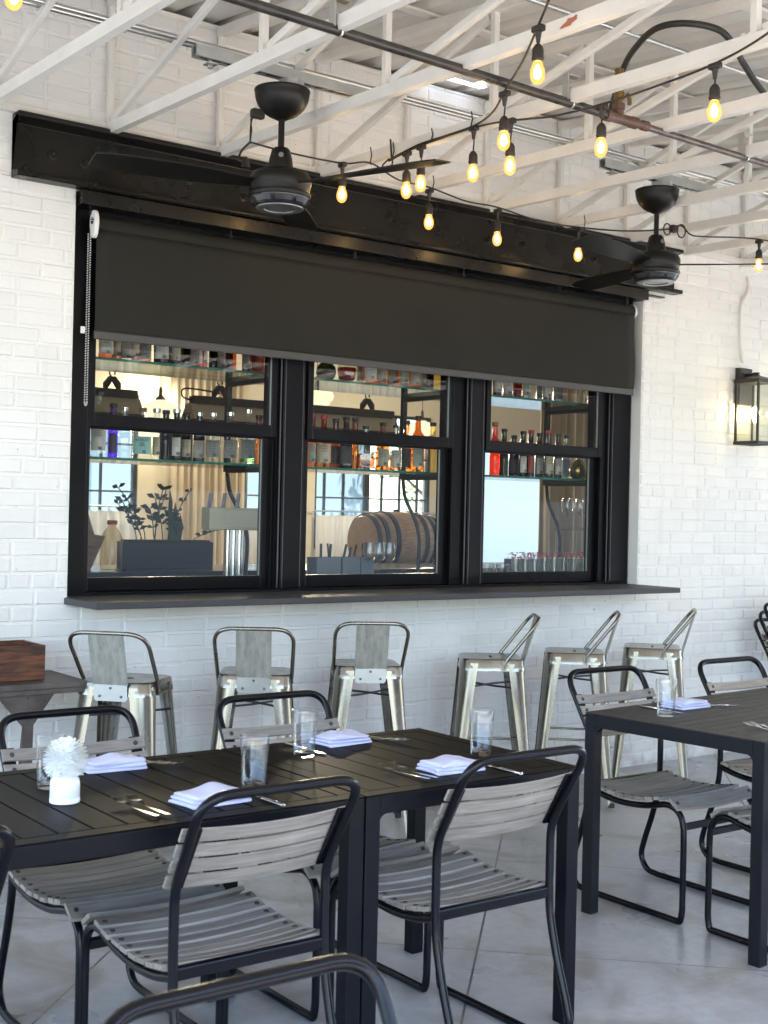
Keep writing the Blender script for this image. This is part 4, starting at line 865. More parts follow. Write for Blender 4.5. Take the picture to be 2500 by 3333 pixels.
# ================================================================== STOOLS
def make_stool():
    t = thing('bar_stool', '', 'stool', (0,0,0), 0, 'galvanised bar stools under the ledge')
    H = .765; h = .150
    def rr(hw, r_, z, n=6):
        o = []
        for cx, cy, a0 in ((hw-r_,hw-r_,0),(-hw+r_,hw-r_,PI/2),(-hw+r_,-hw+r_,PI),(hw-r_,-hw+r_,3*PI/2)):
            for i in range(n+1): a = a0+PI/2*i/n; o.append((cx+r_*math.cos(a), cy+r_*math.sin(a), z))
        return o
    q = MB(); rings = [rr(h-.022,.028,H-.0015), rr(h-.012,.034,H), rr(h-.004,.04,H-.002), rr(h,.042,H-.008), rr(h+.0015,.043,H-.03), rr(h+.0035,.043,H-.034), rr(h+.006,.044,H-.055)]
    m = 28; vs = [p for r_ in rings for p in r_]
    q.add(vs, [tuple(range(m))]+[(i*m+k, i*m+(k+1)%m, (i+1)*m+(k+1)%m, (i+1)*m+k) for i in range(6) for k in range(m)])
    q.build('seat', 'stool', t, smooth=40, fixn=True)
    q = MB(); q.prism([(.022*math.cos(a)+(.010 if math.cos(a) > 0 else -.010), .007*math.sin(a)) for a in [2*PI*i/16 for i in range(16)]], H-.0012, H+.0003); q.build('grip_hole', 'bolt', t)
    for sx in (-1, 1):
        for sy in (-1, 1):
            vs = []; NS = 8
            for k in range(NS+1):
                u = k/NS; z = H-.02-(H-.035)*u; co = h+.004+(.052)*u; a = .082*(1-u)+.034*u; r_ = .066*(1-u)+.027*u; th = .0025
                out = [(co-a, co)]+[(co-r_+r_*math.sin(x), co-r_+r_*math.cos(x)) for x in [PI/2*i/5 for i in range(6)]]+[(co, co-a)]
                inn = [(co-th, co-a)]+[(co-r_+(r_-th)*math.sin(x), co-r_+(r_-th)*math.cos(x)) for x in [PI/2*(5-i)/5 for i in range(6)]]+[(co-a, co-th)]
                vs += [(sx*p, sy*q_, z) for p, q_ in out+inn]
            n = 16; q = MB(); q.add(vs, [(k*n+m, k*n+(m+1)%n, (k+1)*n+(m+1)%n, (k+1)*n+m) for k in range(NS) for m in range(n)]+[tuple(range(n)), tuple(NS*n+m for m in range(n))])
            c = h+.004+.052-.012; q.lathe([(.012,.0),(.016,.002),(.016,.02),(.012,.024)], 12, (sx*c, sy*c, .0), mi=1); q.lathe([(.0,.10),(.006,.103),(.0,.106)], 8, (sx*(h+.04), sy*(h+.04), .2), mi=0)
            q.build('leg', ['stool', 'bolt'], t, smooth=40)
    q = MB(); z = .625; c = h-.01
    for sx in (-1, 1): q.tube([(sx*c, -c, z), (sx*c*.1, -c*.1, z+.004*sx), (-sx*c, c, z)], .005, 8)
    q.build('cross_brace', 'stooldark', t, smooth=60)
    for dx, dy in ((1,0),(-1,0),(0,1),(0,-1)):
        z = .33 if dx else .355; co = h+.004+.052*(H-.02-z)/(H-.035)-.014
        a, b_ = ((dx*co, -co+.012, z), (dx*co, co-.012, z)) if dx else ((-co+.012, dy*co, z), (co-.012, dy*co, z))
        MB().tube([a, b_], .006, 10).build('foot_rail', 'stool', t, smooth=60)
    hp = smoothpath([(-h-.004,-.050,H-.045),(-h-.008,-.058,H-.01),(-h-.018,-.222,H+.200),(h+.018,-.222,H+.200),(h+.008,-.058,H-.01),(h+.004,-.050,H-.045)], [0,.02,.085,.085,.02,0], 8)
    q = MB(); q.tube(hp, .0085, 12); 
    for s in (-1, 1): q.lathe([(.015,0),(.015,.003),(.008,.005)], 12, (0,0,0), axis='x') if 0 else None
    q.build('back_hoop', 'stool', t, smooth=60)
    for s in (-1, 1):
        q = MB(); q.bar((s*(h+.0095),-.048,H-.055),(s*(h+.0095),-.062,H-.008),.024,.003,(1,0,0)); q.lathe([(.0075,0),(.006,.004),(0,.005)], 10, (s*(h+.0105),-.050,H-.04), axis='x'); q.build('hoop_bracket', 'stool', t)
    w1 = .068; q = MB(); P0 = Vector((0,-.2235,H+.197)); P1 = Vector((0,-.163,H-.008)); P2 = Vector((0,-.1605,H-.072))
    def sheet(a, b_, wa, th): 
        nn = (b_-a).cross(Vector((1,0,0))).normalized()*th
        q.add([a+Vector((-wa,0,0)), a+Vector((wa,0,0)), b_+Vector((wa,0,0)), b_+Vector((-wa,0,0)), a+Vector((-wa,0,0))+nn, a+Vector((wa,0,0))+nn, b_+Vector((wa,0,0))+nn, b_+Vector((-wa,0,0))+nn], [(0,1,2,3),(7,6,5,4),(0,4,5,1),(1,5,6,2),(2,6,7,3),(3,7,4,0)])
    sheet(P0, P1, w1, .003)
    for s in (-1, 1): q.bar(P0+Vector((s*w1,0,0)), P1+Vector((s*w1,0,0)), .004, .012, (1,0,0))
    bp = q.build('back_plate', 'stoolplate', t)
    q = MB(); q.add([(-w1-.002,-.1635,H-.006),(w1+.002,-.1635,H-.006),(w1+.002,-.1615,H-.064),(w1-.006,-.1612,H-.074),(-w1+.006,-.1612,H-.074),(-w1-.002,-.1615,H-.064)]+[(x, y+.0025, z) for x, y, z in [(-w1-.002,-.1635,H-.006),(w1+.002,-.1635,H-.006),(w1+.002,-.1615,H-.064),(w1-.006,-.1612,H-.074),(-w1+.006,-.1612,H-.074),(-w1-.002,-.1615,H-.064)]], [(0,1,2,3,4,5),(11,10,9,8,7,6)]+[(i,(i+1)%6,6+(i+1)%6,6+i) for i in range(6)])
    fl_ = q.build('fixing_flap', mat('bright_flap', (.40,.405,.38), .32, metal=.9, noise=.08, rvar=.08) if 'flapm' not in MT else MT['flapm'], t)
    q = MB()
    for x, z in ((-.045,H-.055),(.045,H-.055),(0,H-.022)):
        st = len(q.v); q.lathe([(.0055,0),(.0045,.003),(0,.004)], 10); q.xf(Matrix.Translation((x,-.1638,z)) @ Matrix.Rotation(PI/2, 4, 'X'), st)
    q.build('rivet', 'stool', fl_, smooth=60)
    q = MB(); c = P0.lerp(P1, .945); d = (P1-P0).normalized(); nn = Vector((0,-1,-.28)).normalized()*.0006
    def quad(x0, x1, a, b_, off, mi): q.add([c+Vector((x0,0,0))+d*a+nn*off, c+Vector((x1,0,0))+d*a+nn*off, c+Vector((x1,0,0))+d*b_+nn*off, c+Vector((x0,0,0))+d*b_+nn*off], [(0,1,2,3)], mi)
    quad(-.02,.02,-.007,.006,1,0)
    for i, (x, ww) in enumerate(((-.017,.003),(-.013,.003),(-.009,.002),(-.006,.003),(-.002,.002),(.006,.004),(.0115,.005))): quad(x, x+ww, -.003, .002, 2, 1)
    q.build('maker_tag', ['tag', 'ink'], bp)
    return t
st = make_stool()
ST = [((2.300,-.365,0), R(-48), 'metal stool at the far left, behind the rusty table'), ((2.885,-.405,0), R(-34), 'metal stool second from the left, back plate toward us'), ((3.497,-.375,0), R(-29), 'metal stool third from the left, back plate toward us, under the middle window'),
      ((4.215,-.425,0), R(54), 'metal stool turned side on, leftmost of the three with backs to the right'), ((4.80,-.42,0), R(47), 'metal stool turned side on, middle of the three with backs to the right'), ((5.375,-.44,0), R(42), 'metal stool turned side on, farthest right, by the end of the ledge')]
for i, (p, rz, lab) in enumerate(ST):
    if i == 0: st.location = p; st.rotation_euler.z = rz; st['label'] = lab
    else: dup(st, p, rz, lab)

# ================================================================== RUSTY TABLE, CRATE, LANTERN
rt_ = thing('side_table', 'rusty dark steel side table with gusset legs against the brick wall', 'table', (0,0,0))
q = MB(); q.cbox(.75, -.388, .742, 2.122, -.012, .766, .003); q.build('tabletop', 'rust', rt_)
q = MB(); q.cbox(.752, -.386, .722, 2.118, -.376, .7415, .002); q.build('apron', 'rust', rt_)
for cx in (1.885, .99):
    q = MB(); q.prism([(cx-.135,.735),(cx+.115,.735),(cx+.02,.60),(cx-.02,.60)], -.372, -.362, 0, lambda u, v, w_: (u, w_, v)); g_ = q.build('gusset', 'rust', rt_)
    q = MB()
    for a, b_ in ((-.1,.70),(0,.71),(.07,.70),(-.03,.64)): 
        s0 = len(q.v); q.lathe([(.006,0),(.004,.004),(0,.005)], 8); q.xf(Matrix.Translation((cx+a, -.3725, b_)) @ Matrix.Rotation(PI/2, 4, 'X'), s0)
    q.build('rivet', 'rust', g_)
    q = MB(); q.bar((cx+.005,-.358,.63),(cx-.01,-.375,.0),.042,.012,(0,1,0)); q.build('leg', 'rust', rt_)
    q = MB(); q.bar((cx+.012,-.346,.63),(cx+.09,-.02,.0),.04,.012,(0,1,0)); q.build('leg', 'rust', rt_)
    q = MB(); q.bar((cx-.13,-.35,.60),(cx-.5,-.35,.60),.03,.012); q.bar((cx-.125,-.352,.72),(cx-.19,-.352,.595),.028,.01,(0,1,0)); q.build('strap', 'rust', rt_)
cr = thing('crate', 'dark stained open wooden crate on the rusty side table', 'crate', (0,0,0))
for nm, q4 in (('front_board',(1.56,-.298,1.98,-.286)),('back_board',(1.56,-.082,1.98,-.070))): MB().cbox(q4[0],q4[1],.768,q4[2],q4[3],.905,.002).build(nm, 'crate', cr)
for xx in (1.5605, 1.967): MB().cbox(xx,-.2855,.7685,xx+.0125,-.0825,.9045,.002).build('end_board', 'crate', cr)
MB().box(1.573,-.285,.769,1.966,-.083,.777).build('bottom_board', 'crate', cr)
# lantern
LN = thing('wall_lantern', 'square black wall lantern with a lit bulb on the brick wall', 'lamp', (6.642,-.118,2.14))
q = MB(); q.cbox(-.062,.075,.045,.062,.112,.275,.004); q.build('back_plate', 'lantern', LN)
q = MB(); q.tube([(0,.078,.233),(0,.0,.233)], .010, 10); q.lathe([(.03,.205),(.03,.222),(.018,.23),(.022,.236),(.022,.243),(0,.244)], 16, (0,0,0)); q.build('arm', 'lantern', LN)
q = MB(); hw = .083; zb, zt = -.205, .175
for sx in (-1, 1):
    for sy in (-1, 1): q.box(sx*hw-.007, sy*hw-.007, zb+.018, sx*hw+.007, sy*hw+.007, zt)
q.box(-hw-.010,-hw-.010,zb-.004,hw+.010,-hw+.012,zb+.0175); q.box(-hw-.010,hw-.012,zb-.004,hw+.010,hw+.010,zb+.0175); q.box(-hw-.010,-hw+.0125,zb-.004,-hw+.012,hw-.0125,zb+.0175); q.box(hw-.012,-hw+.0125,zb-.004,hw+.010,hw-.0125,zb+.0175)
q.build('lamp_frame', 'lantern', LN, bevel=.002)
q = MB(); q.add([(-hw-.012,-hw-.012,zt),(hw+.012,-hw-.012,zt),(hw+.012,hw+.012,zt),(-hw-.012,hw+.012,zt),(-hw-.012,-hw-.012,zt+.022),(hw+.012,-hw-.012,zt+.022),(hw+.012,hw+.012,zt+.022),(-hw-.012,hw+.012,zt+.022),(-.03,-.03,zt+.045),(.03,-.03,zt+.045),(.03,.03,zt+.045),(-.03,.03,zt+.045)], [(3,2,1,0),(0,1,5,4),(1,2,6,5),(2,3,7,6),(3,0,4,7),(4,5,9,8),(5,6,10,9),(6,7,11,10),(7,4,8,11),(8,9,10,11)]); q.build('roof', 'lantern', LN)
gp = glassy('lantern_glass', (.95, .96, .93), .06)
for a in range(4):
    q = MB(); q.box(-hw+.0075, -hw-.0015, zb+.018, hw-.0075, -hw+.0015, zt-.001); q.xf(Matrix.Rotation(a*PI/2, 4, 'Z')); q.build('lamp_pane', gp, LN)
q = MB(); q.tube([(0,0,zb+.02),(0,0,-.07)], .011, 12); q.build('candle_tube', 'plasticw', LN); q = MB(); q.box(-hw+.005,-hw+.005,zb+.004,hw-.005,hw-.005,zb+.010); q.build('base_plate', 'lantern', LN)
q = MB(); q.lathe([(.008,-.07),(.012,-.055),(.026,-.02),(.027,.0),(.018,.022),(0,.032)], 16); q.build('bulb', emis('lantern_bulb', (1,.80,.45), 7), LN, smooth=60)
pl = bpy.data.lights.new('lantern_light', 'POINT'); pl.energy = 1.3; pl.color = (1,.74,.38); pl.shadow_soft_size = .03; po = bpy.data.objects.new('lantern_light', pl); COL.objects.link(po); po.parent = LN; po.location = (0,0,-.01)

# ================================================================== THE BAR ROOM BEHIND THE WINDOW
tag(MB().box(-1, .2, -.11, 17, 9.2, -.01).build('interior_floor', 'ifloor'), kind='structure')
tag(MB().box(-1, .2, 4.2, 17, 9.2, 4.3).build('interior_ceiling', 'ceil'), kind='structure')
bw = MB(); ops = [(5.25,6.86,.95,2.80),(8.22,9.25,.95,2.80),(9.42,11.38,.95,2.80),(12.35,14.4,.15,2.45)]
xs = -1
for a, b_, z0, z1 in ops:
    bw.box(xs, 9, -.01, a, 9.2, 4.2); bw.box(a, 9, -.01, b_, 9.2, z0); bw.box(a, 9, z1, b_, 9.2, 4.2); xs = b_
bw.box(xs, 9, -.01, 17, 9.2, 4.2)
tag(bw.build('interior_wall', 'cream'), 'cream brick far wall of the bar room with three tall windows and an added opening', 'wall')
tag(MB().box(-1.2, .2, -.01, -1.0, 9, 4.2).build('interior_wall', 'cream'), 'cream end wall of the bar room, out of sight to the left', 'wall')
tag(MB().box(17, .2, -.01, 17.2, 9, 4.2).build('interior_wall', 'cream'), 'cream end wall of the bar room at its right end', 'wall')
tag(MB().box(-1, .2, 3.66, 17, .35, 4.2).build('interior_wall', 'cream'), 'cream wall strip above the brick, just under the bar room ceiling', 'wall')
MU = mat('steel_muntin', (.02, .022, .025), .4)
for (a, b_, z0, z1), nx, lab in zip(ops, (5, 3, 5, 3), ('far steel window at the left, seen behind the planter', 'far steel window beside the tan curtain', 'far steel window with leafy view behind the barrel', 'tall pale pane added behind the right sash for mirrored daylight')):
    t = thing('steel_window', lab, 'window', ((a+b_)/2, 9.06, z0), 0, 'far windows of the bar room'); q = MB(); h = (b_-a)/2
    q.box(-h, -.03, 0, -h+.045, .03, z1-z0); q.box(h-.045, -.03, 0, h, .03, z1-z0); q.box(-h+.045, -.03, 0, h-.045, .03, .045); q.box(-h+.045, -.03, z1-z0-.045, h-.045, .03, z1-z0); q.build('frame', MU, t)
    if nx > 3 or a < 12:
        q = MB()
        if a > 9.3 and a < 12: pos = [9.605, 9.914, 10.297, 10.558, 10.866, 11.176]
        elif a < 6: pos = [5.64, 6.02, 6.408]
        else: pos = [8.40, 8.85]
        for p in pos: wd = .045 if abs(p-10.297) < .01 else .012; q.box(p-(a+b_)/2-wd, -.02, .046, p-(a+b_)/2+wd, .02, z1-z0-.046)
        for zz in (1.635, 2.2): q.box(-h+.046, -.018, zz-z0-.011, h-.046, .018, zz-z0+.011)
        q.build('muntin', MU, t)
    MB().box(-h+.046, .022, .046, h-.046, .026, z1-z0-.046).build('pane', 'daylight_sheet' if a > 12 else 'pane', t)  # last pane is made up: mirrored daylight put into a pale sheet
# outside beyond the far windows
fb = thing('building', 'pale blue rendered building seen through the far windows', 'building', (0,0,0)); MB().box(-4, 15, -.13, 14.6, 20, 4.4).build('wall', 'blue', fb); MB().box(-4.2, 14.8, 4.4, 14.8, 20.2, 4.6).build('roof', 'deck', fb)
q = MB(); q.box(8.0, 14.96, .9, 8.9, 14.995, 2.3); q.build('window', mat('dark_pane', (.08, .12, .14), .1), fb)
def make_tree(x, y, h, seed, lab):
    rn = random.Random(seed); t = thing('leafy_tree', lab, 'tree', (x, y, -.13), 0, 'trees outside the bar room')
    q = MB(); q.tube(catmull([(0,0,0),(.05,.02,h*.3),(-.05,.05,h*.55),(.1,0,h*.8)], 4), [.13-.005*i for i in range(13)], 10)
    for k in range(7):
        a = k*2.4; q.tube([(0,0,h*(.3+.06*k)), (.6*math.cos(a), .6*math.sin(a), h*(.42+.06*k)), (1.2*math.cos(a), 1.2*math.sin(a), h*(.5+.06*k))], [.05,.03,.012], 6)
    q.build('trunk', 'bark', t, smooth=60)
    q = MB()
    cl = [(rn.gauss(0,.75), rn.gauss(0,.75), h*rn.uniform(.35,1.0), rn.uniform(.25,.5)) for _ in range(42)]
    for cx, cy_, cz, cr_ in cl:
        for _ in range(70):
            d = Vector((rn.gauss(0,1), rn.gauss(0,1), rn.gauss(0,1))).normalized()*cr_*rn.uniform(.4,1); p = Vector((cx,cy_,cz))+d; u = Vector((rn.gauss(0,1),rn.gauss(0,1),rn.gauss(0,1))).normalized(); v_ = u.orthogonal().normalized()*.035; u = u*.07
            q.add([p-u, p+v_, p+u, p-v_], [(0,1,2,3)])
    q.build('crown', 'foliage', t, fixn=False)
make_tree(15.6, 14.0, 4.6, 3, 'bright leafy tree seen through the far window behind the barrel'); make_tree(17.8, 15.6, 5.2, 9, 'second leafy tree farther out beyond the far window')
# curtains
def curtain(name, label, x0, x1, y, z0, z1, waves, amp, m, rings=False, grp=None):
    t = thing(name, label, 'curtain', ((x0+x1)/2, y, 0), 0, grp); q = MB(); n = waves*10; rn = random.Random(int(x0*100)); ph = [rn.uniform(-.7,.7) for _ in range(waves+1)]
    vs = []; hw = (x1-x0)/2
    for i in range(7):
        z = z0+(z1-z0)*i/6
        for k in range(n+1):
            u = k/n; w_ = 2*PI*waves*u+ph[int(u*waves)]*.6; vs.append((-hw+2*hw*u+.012*math.sin(w_*1.3+i*.3), amp*math.sin(w_+.1*i)*(1-.25*i/6), z-(.018*(1-abs(math.cos(w_/2))) if (i == 6 and rings) else 0)))
    q.add(vs, [(i*(n+1)+k, i*(n+1)+k+1, (i+1)*(n+1)+k+1, (i+1)*(n+1)+k) for i in range(6) for k in range(n)])
    o = q.build('panel', m, t, smooth=80); s_ = o.modifiers.new('thick', 'SOLIDIFY'); s_.thickness = .003
    MB().tube([(-hw-.05, 0, z1+.045), (hw+.05, 0, z1+.045)], .011, 10).build('rod', 'conduit' if rings else MU, t)
    if rings:
        q = MB()
        for k in range(waves+1): q.tube(arc((-hw+2*hw*k/waves, 0, z1+.025), .024, 0, 2*PI, 12, ((0,1,0),(0,0,1))), .003, 5)
        q.build('ring', MU, t)
curtain('curtain', 'tall tan curtain hanging at the far wall behind the tap tower', 7.22, 8.27, 8.88, .1, 3.05, 11, .05, 'curtain')
curtain('curtain', 'tall tan curtain hanging behind the right sash', 8.74, 9.75, 4.0, .1, 3.6, 9, .05, 'curtain')
curtain('cafe_curtain', 'white half curtain on rings at the far left window', 5.3, 6.84, 8.90, .25, 1.41, 12, .03, 'voile', True, 'cafe curtains on the far windows')
curtain('cafe_curtain', 'white half curtain on rings behind the oak barrel', 9.38, 11.4, 8.90, .25, 1.41, 16, .03, 'voile', True, 'cafe curtains on the far windows')
curtain('cafe_curtain', 'narrow white half curtain beside the tap tower', 8.3, 9.2, 8.90, .25, 1.41, 7, .03, 'voile', True, 'cafe curtains on the far windows')

# counters
def counter(name, lab, x0, y0, x1, y1, h, m):
    t = thing(name, lab, 'counter', (0,0,0)); MB().cbox(x0, y0, h-.04, x1, y1, h, .004).build('countertop', m, t); MB().box(x0+.02, y0+.02, -.01, x1-.02, y1-.02, h-.0405).build('cabinet', 'planter', t)
counter('bar_counter', 'dark service counter just inside the bar window', 1.6, .215, 7.2, .80, 1.105, 'sillstone')
counter('bar_counter', 'second dark bar counter under the planter, behind the service counter', 2.2, 1.7, 9.5, 2.5, 1.08, 'sillstone')

# hanging shelves
def glass_shelf(z, lab):
    t = thing('bottle_shelf', lab, 'shelf', (0,0,0), 0, 'glass bottle shelves behind the window')
    MB().box(2.0, .2905, z-.012, 6.05, .75, z).build('shelf_board', 'shelfglass', t); MB().box(2.0, .288, z-.012, 6.05, .2902, z).build('front_edge', 'shelfedge', t); MB().box(2.0, .7503, z-.012, 6.05, .752, z).build('back_edge', 'shelfedge', t)
    return t
SZ = (1.684, 2.138); glass_shelf(SZ[0], 'lower glass bottle shelf, at the height of the sash meeting rails'); glass_shelf(SZ[1], 'upper glass bottle shelf half hidden by the shade')
for i, x in enumerate((3.39, 4.56, 5.71)):
    t = thing('shelf_hanger', ['black steel hanger with shelf arms behind the left sash','black steel hanger with shelf arms behind the middle sash','black steel hanger with shelf arms behind the right sash'][i], 'bracket', (x, .765, 0), 0, 'black shelf hangers')
    MB().box(-.014, -.01, SZ[0]-.03, .014, .018, 3.4).build('upright', MU, t)
    for z in SZ: MB().box(-.013, -.46, z-.036, .013, -.0105, z-.0125).build('arm', MU, t)
    q = MB(); q.tube(catmull([(0,.0,1.66),(.02,.0,1.55),(.075,.0,1.455),(.11,.0,1.39),(.132,.0,1.29),(.125,.0,1.11)], 8), .011, 10); q.build('hose', 'rubber', t, smooth=60)

# bottles: pixel column -> X at a given depth behind the window
def colX(px, Y, z=1.8):
    d = (px-1250)/4186.12*r2-(1400-1666.5)/4186.12*u2+fw; tt = (Y+5.17758)/d.y; return d.x*tt
def depthm(X, Y): return X*fw.x+(Y+5.17758)*fw.y
BM = {k: glassy('bottle_'+k, c, g_) for k, c, g_ in (('clear',(.88,.91,.90),.12),('amber',(.72,.33,.07),.06),('red',(.44,.12,.05),.06),('orange',(.95,.16,.04),.06),('purple',(.36,.10,.80),.06),('yellow',(.90,.78,.36),.06),('green',(.30,.55,.22),.06))}
BM['dark'] = mat('bottle_dark', (.012, .008, .007), .10); BM['olive'] = mat('bottle_olive', (.03, .032, .012), .12); BM['gold'] = MT['goldball']
LM = {'white': mat('label_white', (.58,.58,.54), .6), 'cream': mat('label_cream', (.50,.44,.33), .6), 'teal': mat('label_teal', (.24,.48,.45), .6), 'grey': mat('label_grey', (.25,.26,.25), .6), 'green': mat('label_green', (.32,.36,.29), .6), 'blue': mat('label_blue', (.16,.24,.42), .6), 'darklab': mat('label_dark', (.05,.045,.045), .6), 'redlab': mat('label_red', (.32,.05,.03), .6)}
CM = {'black': MT['bolt'], 'steel': MT['steel'], 'redcap': MT['redcap'], 'cork': mat('cork', (.28,.17,.09), .8)}
CN = {'clear':'clear glass','amber':'amber','red':'deep red brown','orange':'bright orange red','purple':'purple','yellow':'pale gold','green':'green tinted','dark':'black','olive':'dark olive','gold':'round gold'}
LNM = {'white':'white label','cream':'cream label','teal':'teal label','grey':'patterned grey label','green':'grey green label','blue':'blue label','darklab':'dark label','redlab':'red label'}
def bottle(X, Y, z, rad, h, shape, body, lab, cap, liq, label):
    t = thing('bottle', label, 'bottle', (X, Y, z), R(-28), 'spirit bottles on the shelves')
    if shape == 'globe': pr = [(0,.003),(rad*.55,.0),(rad*.86,h*.10),(rad,h*.28),(rad*.90,h*.46),(rad*.58,h*.58),(rad*.24,h*.66),(.014,h*.72),(.014,h*.93),(.017,h*.94),(.017,h*.97),(0,h*.97)]
    elif shape == 'squat': pr = [(0,.003),(rad*.94,0),(rad,h*.05),(rad,h*.42),(rad*.90,h*.53),(rad*.45,h*.63),(.016,h*.68),(.015,h*.93),(0,h*.935)]
    elif shape == 'slim': pr = [(0,.003),(rad*.94,0),(rad,h*.03),(rad,h*.62),(rad*.8,h*.70),(.016,h*.79),(.014,h*.95),(0,h*.955)]
    else: pr = [(0,.003),(rad*.93,0),(rad,h*.03),(rad,h*.58),(rad*.93,h*.65),(rad*.5,h*.72),(.016,h*.77),(.0145,h*.94),(0,h*.945)]
    n = 28
    def lat(prof, sq):
        q = MB(); q.lathe(prof, n)
        if sq:
            def s_(v):
                r_ = math.hypot(v[0], v[1])
                if r_ < .02: return v
                a = math.atan2(v[1], v[0]); k = (abs(math.cos(a))**5+abs(math.sin(a))**5)**(-1/5); return (v[0]*k*.92, v[1]*k*.92*.85, v[2])
            q.v = [s_(v) for v in q.v]
        return q
    sq = shape in ('square', 'squat')
    lat(pr, sq).build('glass_body', BM[body], t, smooth=40)
    if liq:
        lv = h*liq[1]; inner = [(0,.008)]+[(max(.004, a-.004), max(b_, .008)) for a, b_ in pr[1:] if b_ < lv]
        last = inner[-1]; inner += [(last[0], lv), (0, lv)]
        lat(inner, sq).build('liquid', BM[liq[0]], t, smooth=40)
    if cap:
        q = MB(); q.lathe([(0,h*.925),(.0175,h*.925),(.0185,h*.93),(.0185,h*.995),(.0165,h),(0,h)] if cap != 'pour' else [(0,h*.925),(.016,h*.925),(.016,h*.97),(.011,h*.98),(.005,h*1.0),(.0045,h*1.12),(0,h*1.12)], 16); q.build('cap', CM.get(cap, MT['bolt']), t, smooth=35)
    if lab:
        q = MB(); z0, z1 = h*.10, h*.45; m = 10; ro = rad*1.012
        if sq: z1 = h*.44
        pts = []
        for i in range(m+1):
            a = -PI/2+R(-50+100*i/m); v = (ro*math.cos(a), ro*math.sin(a))
            if sq: k = (abs(math.cos(a))**5+abs(math.sin(a))**5)**(-1/5); v = (v[0]*k*.92, v[1]*k*.92*.85-.0004)
            pts.append(v)
        vs = [(x, y, z0) for x, y in pts]+[(x, y, z1) for x, y in pts]; q.add(vs, [(i, i+1, m+2+i, m+1+i) for i in range(m)])
        lo = q.build('label', LM[lab], t, smooth=60, fixn=False)
        if lab in ('white', 'cream', 'green', 'teal', 'grey'):
            q = MB(); rn = random.Random(int(X*1000)); yf = -ro*(.92*.85 if sq else 1)-.0012
            for k in range(5 if lab != 'grey' else 9):
                zz = z1-.008-.0085*k; ww = rad*rn.uniform(.25,.5)
                if zz < z0+.01: break
                if lab == 'teal' and k < 3: continue
                q.box(-ww, yf-.0004, zz, ww, yf, zz+.0018)
            for k in range(8): q.box(rad*.05+k*.0022, yf-.0004, z0+.004, rad*.05+k*.0022+.0012, yf, z0+.018)
            q.build('print', MT['ink'], lo)
        if lab == 'teal':
            yf = -ro*(.92*.85 if sq else 1)-.0016
            q = MB()
            for s_, sz, dz in (('BOODLES', .0135, -.018), ('BRITISH', .005, -.030), ('GIN', .0115, -.042)):
                vs, fs = text_mesh(s_, sz); q.add([(a, yf-c_, z1+dz+b_) for a, b_, c_ in vs], fs)
            q.build('lettering', MT['ink'], lo)
    return t
U, Md = SZ[1]+.0005, SZ[0]+.0005
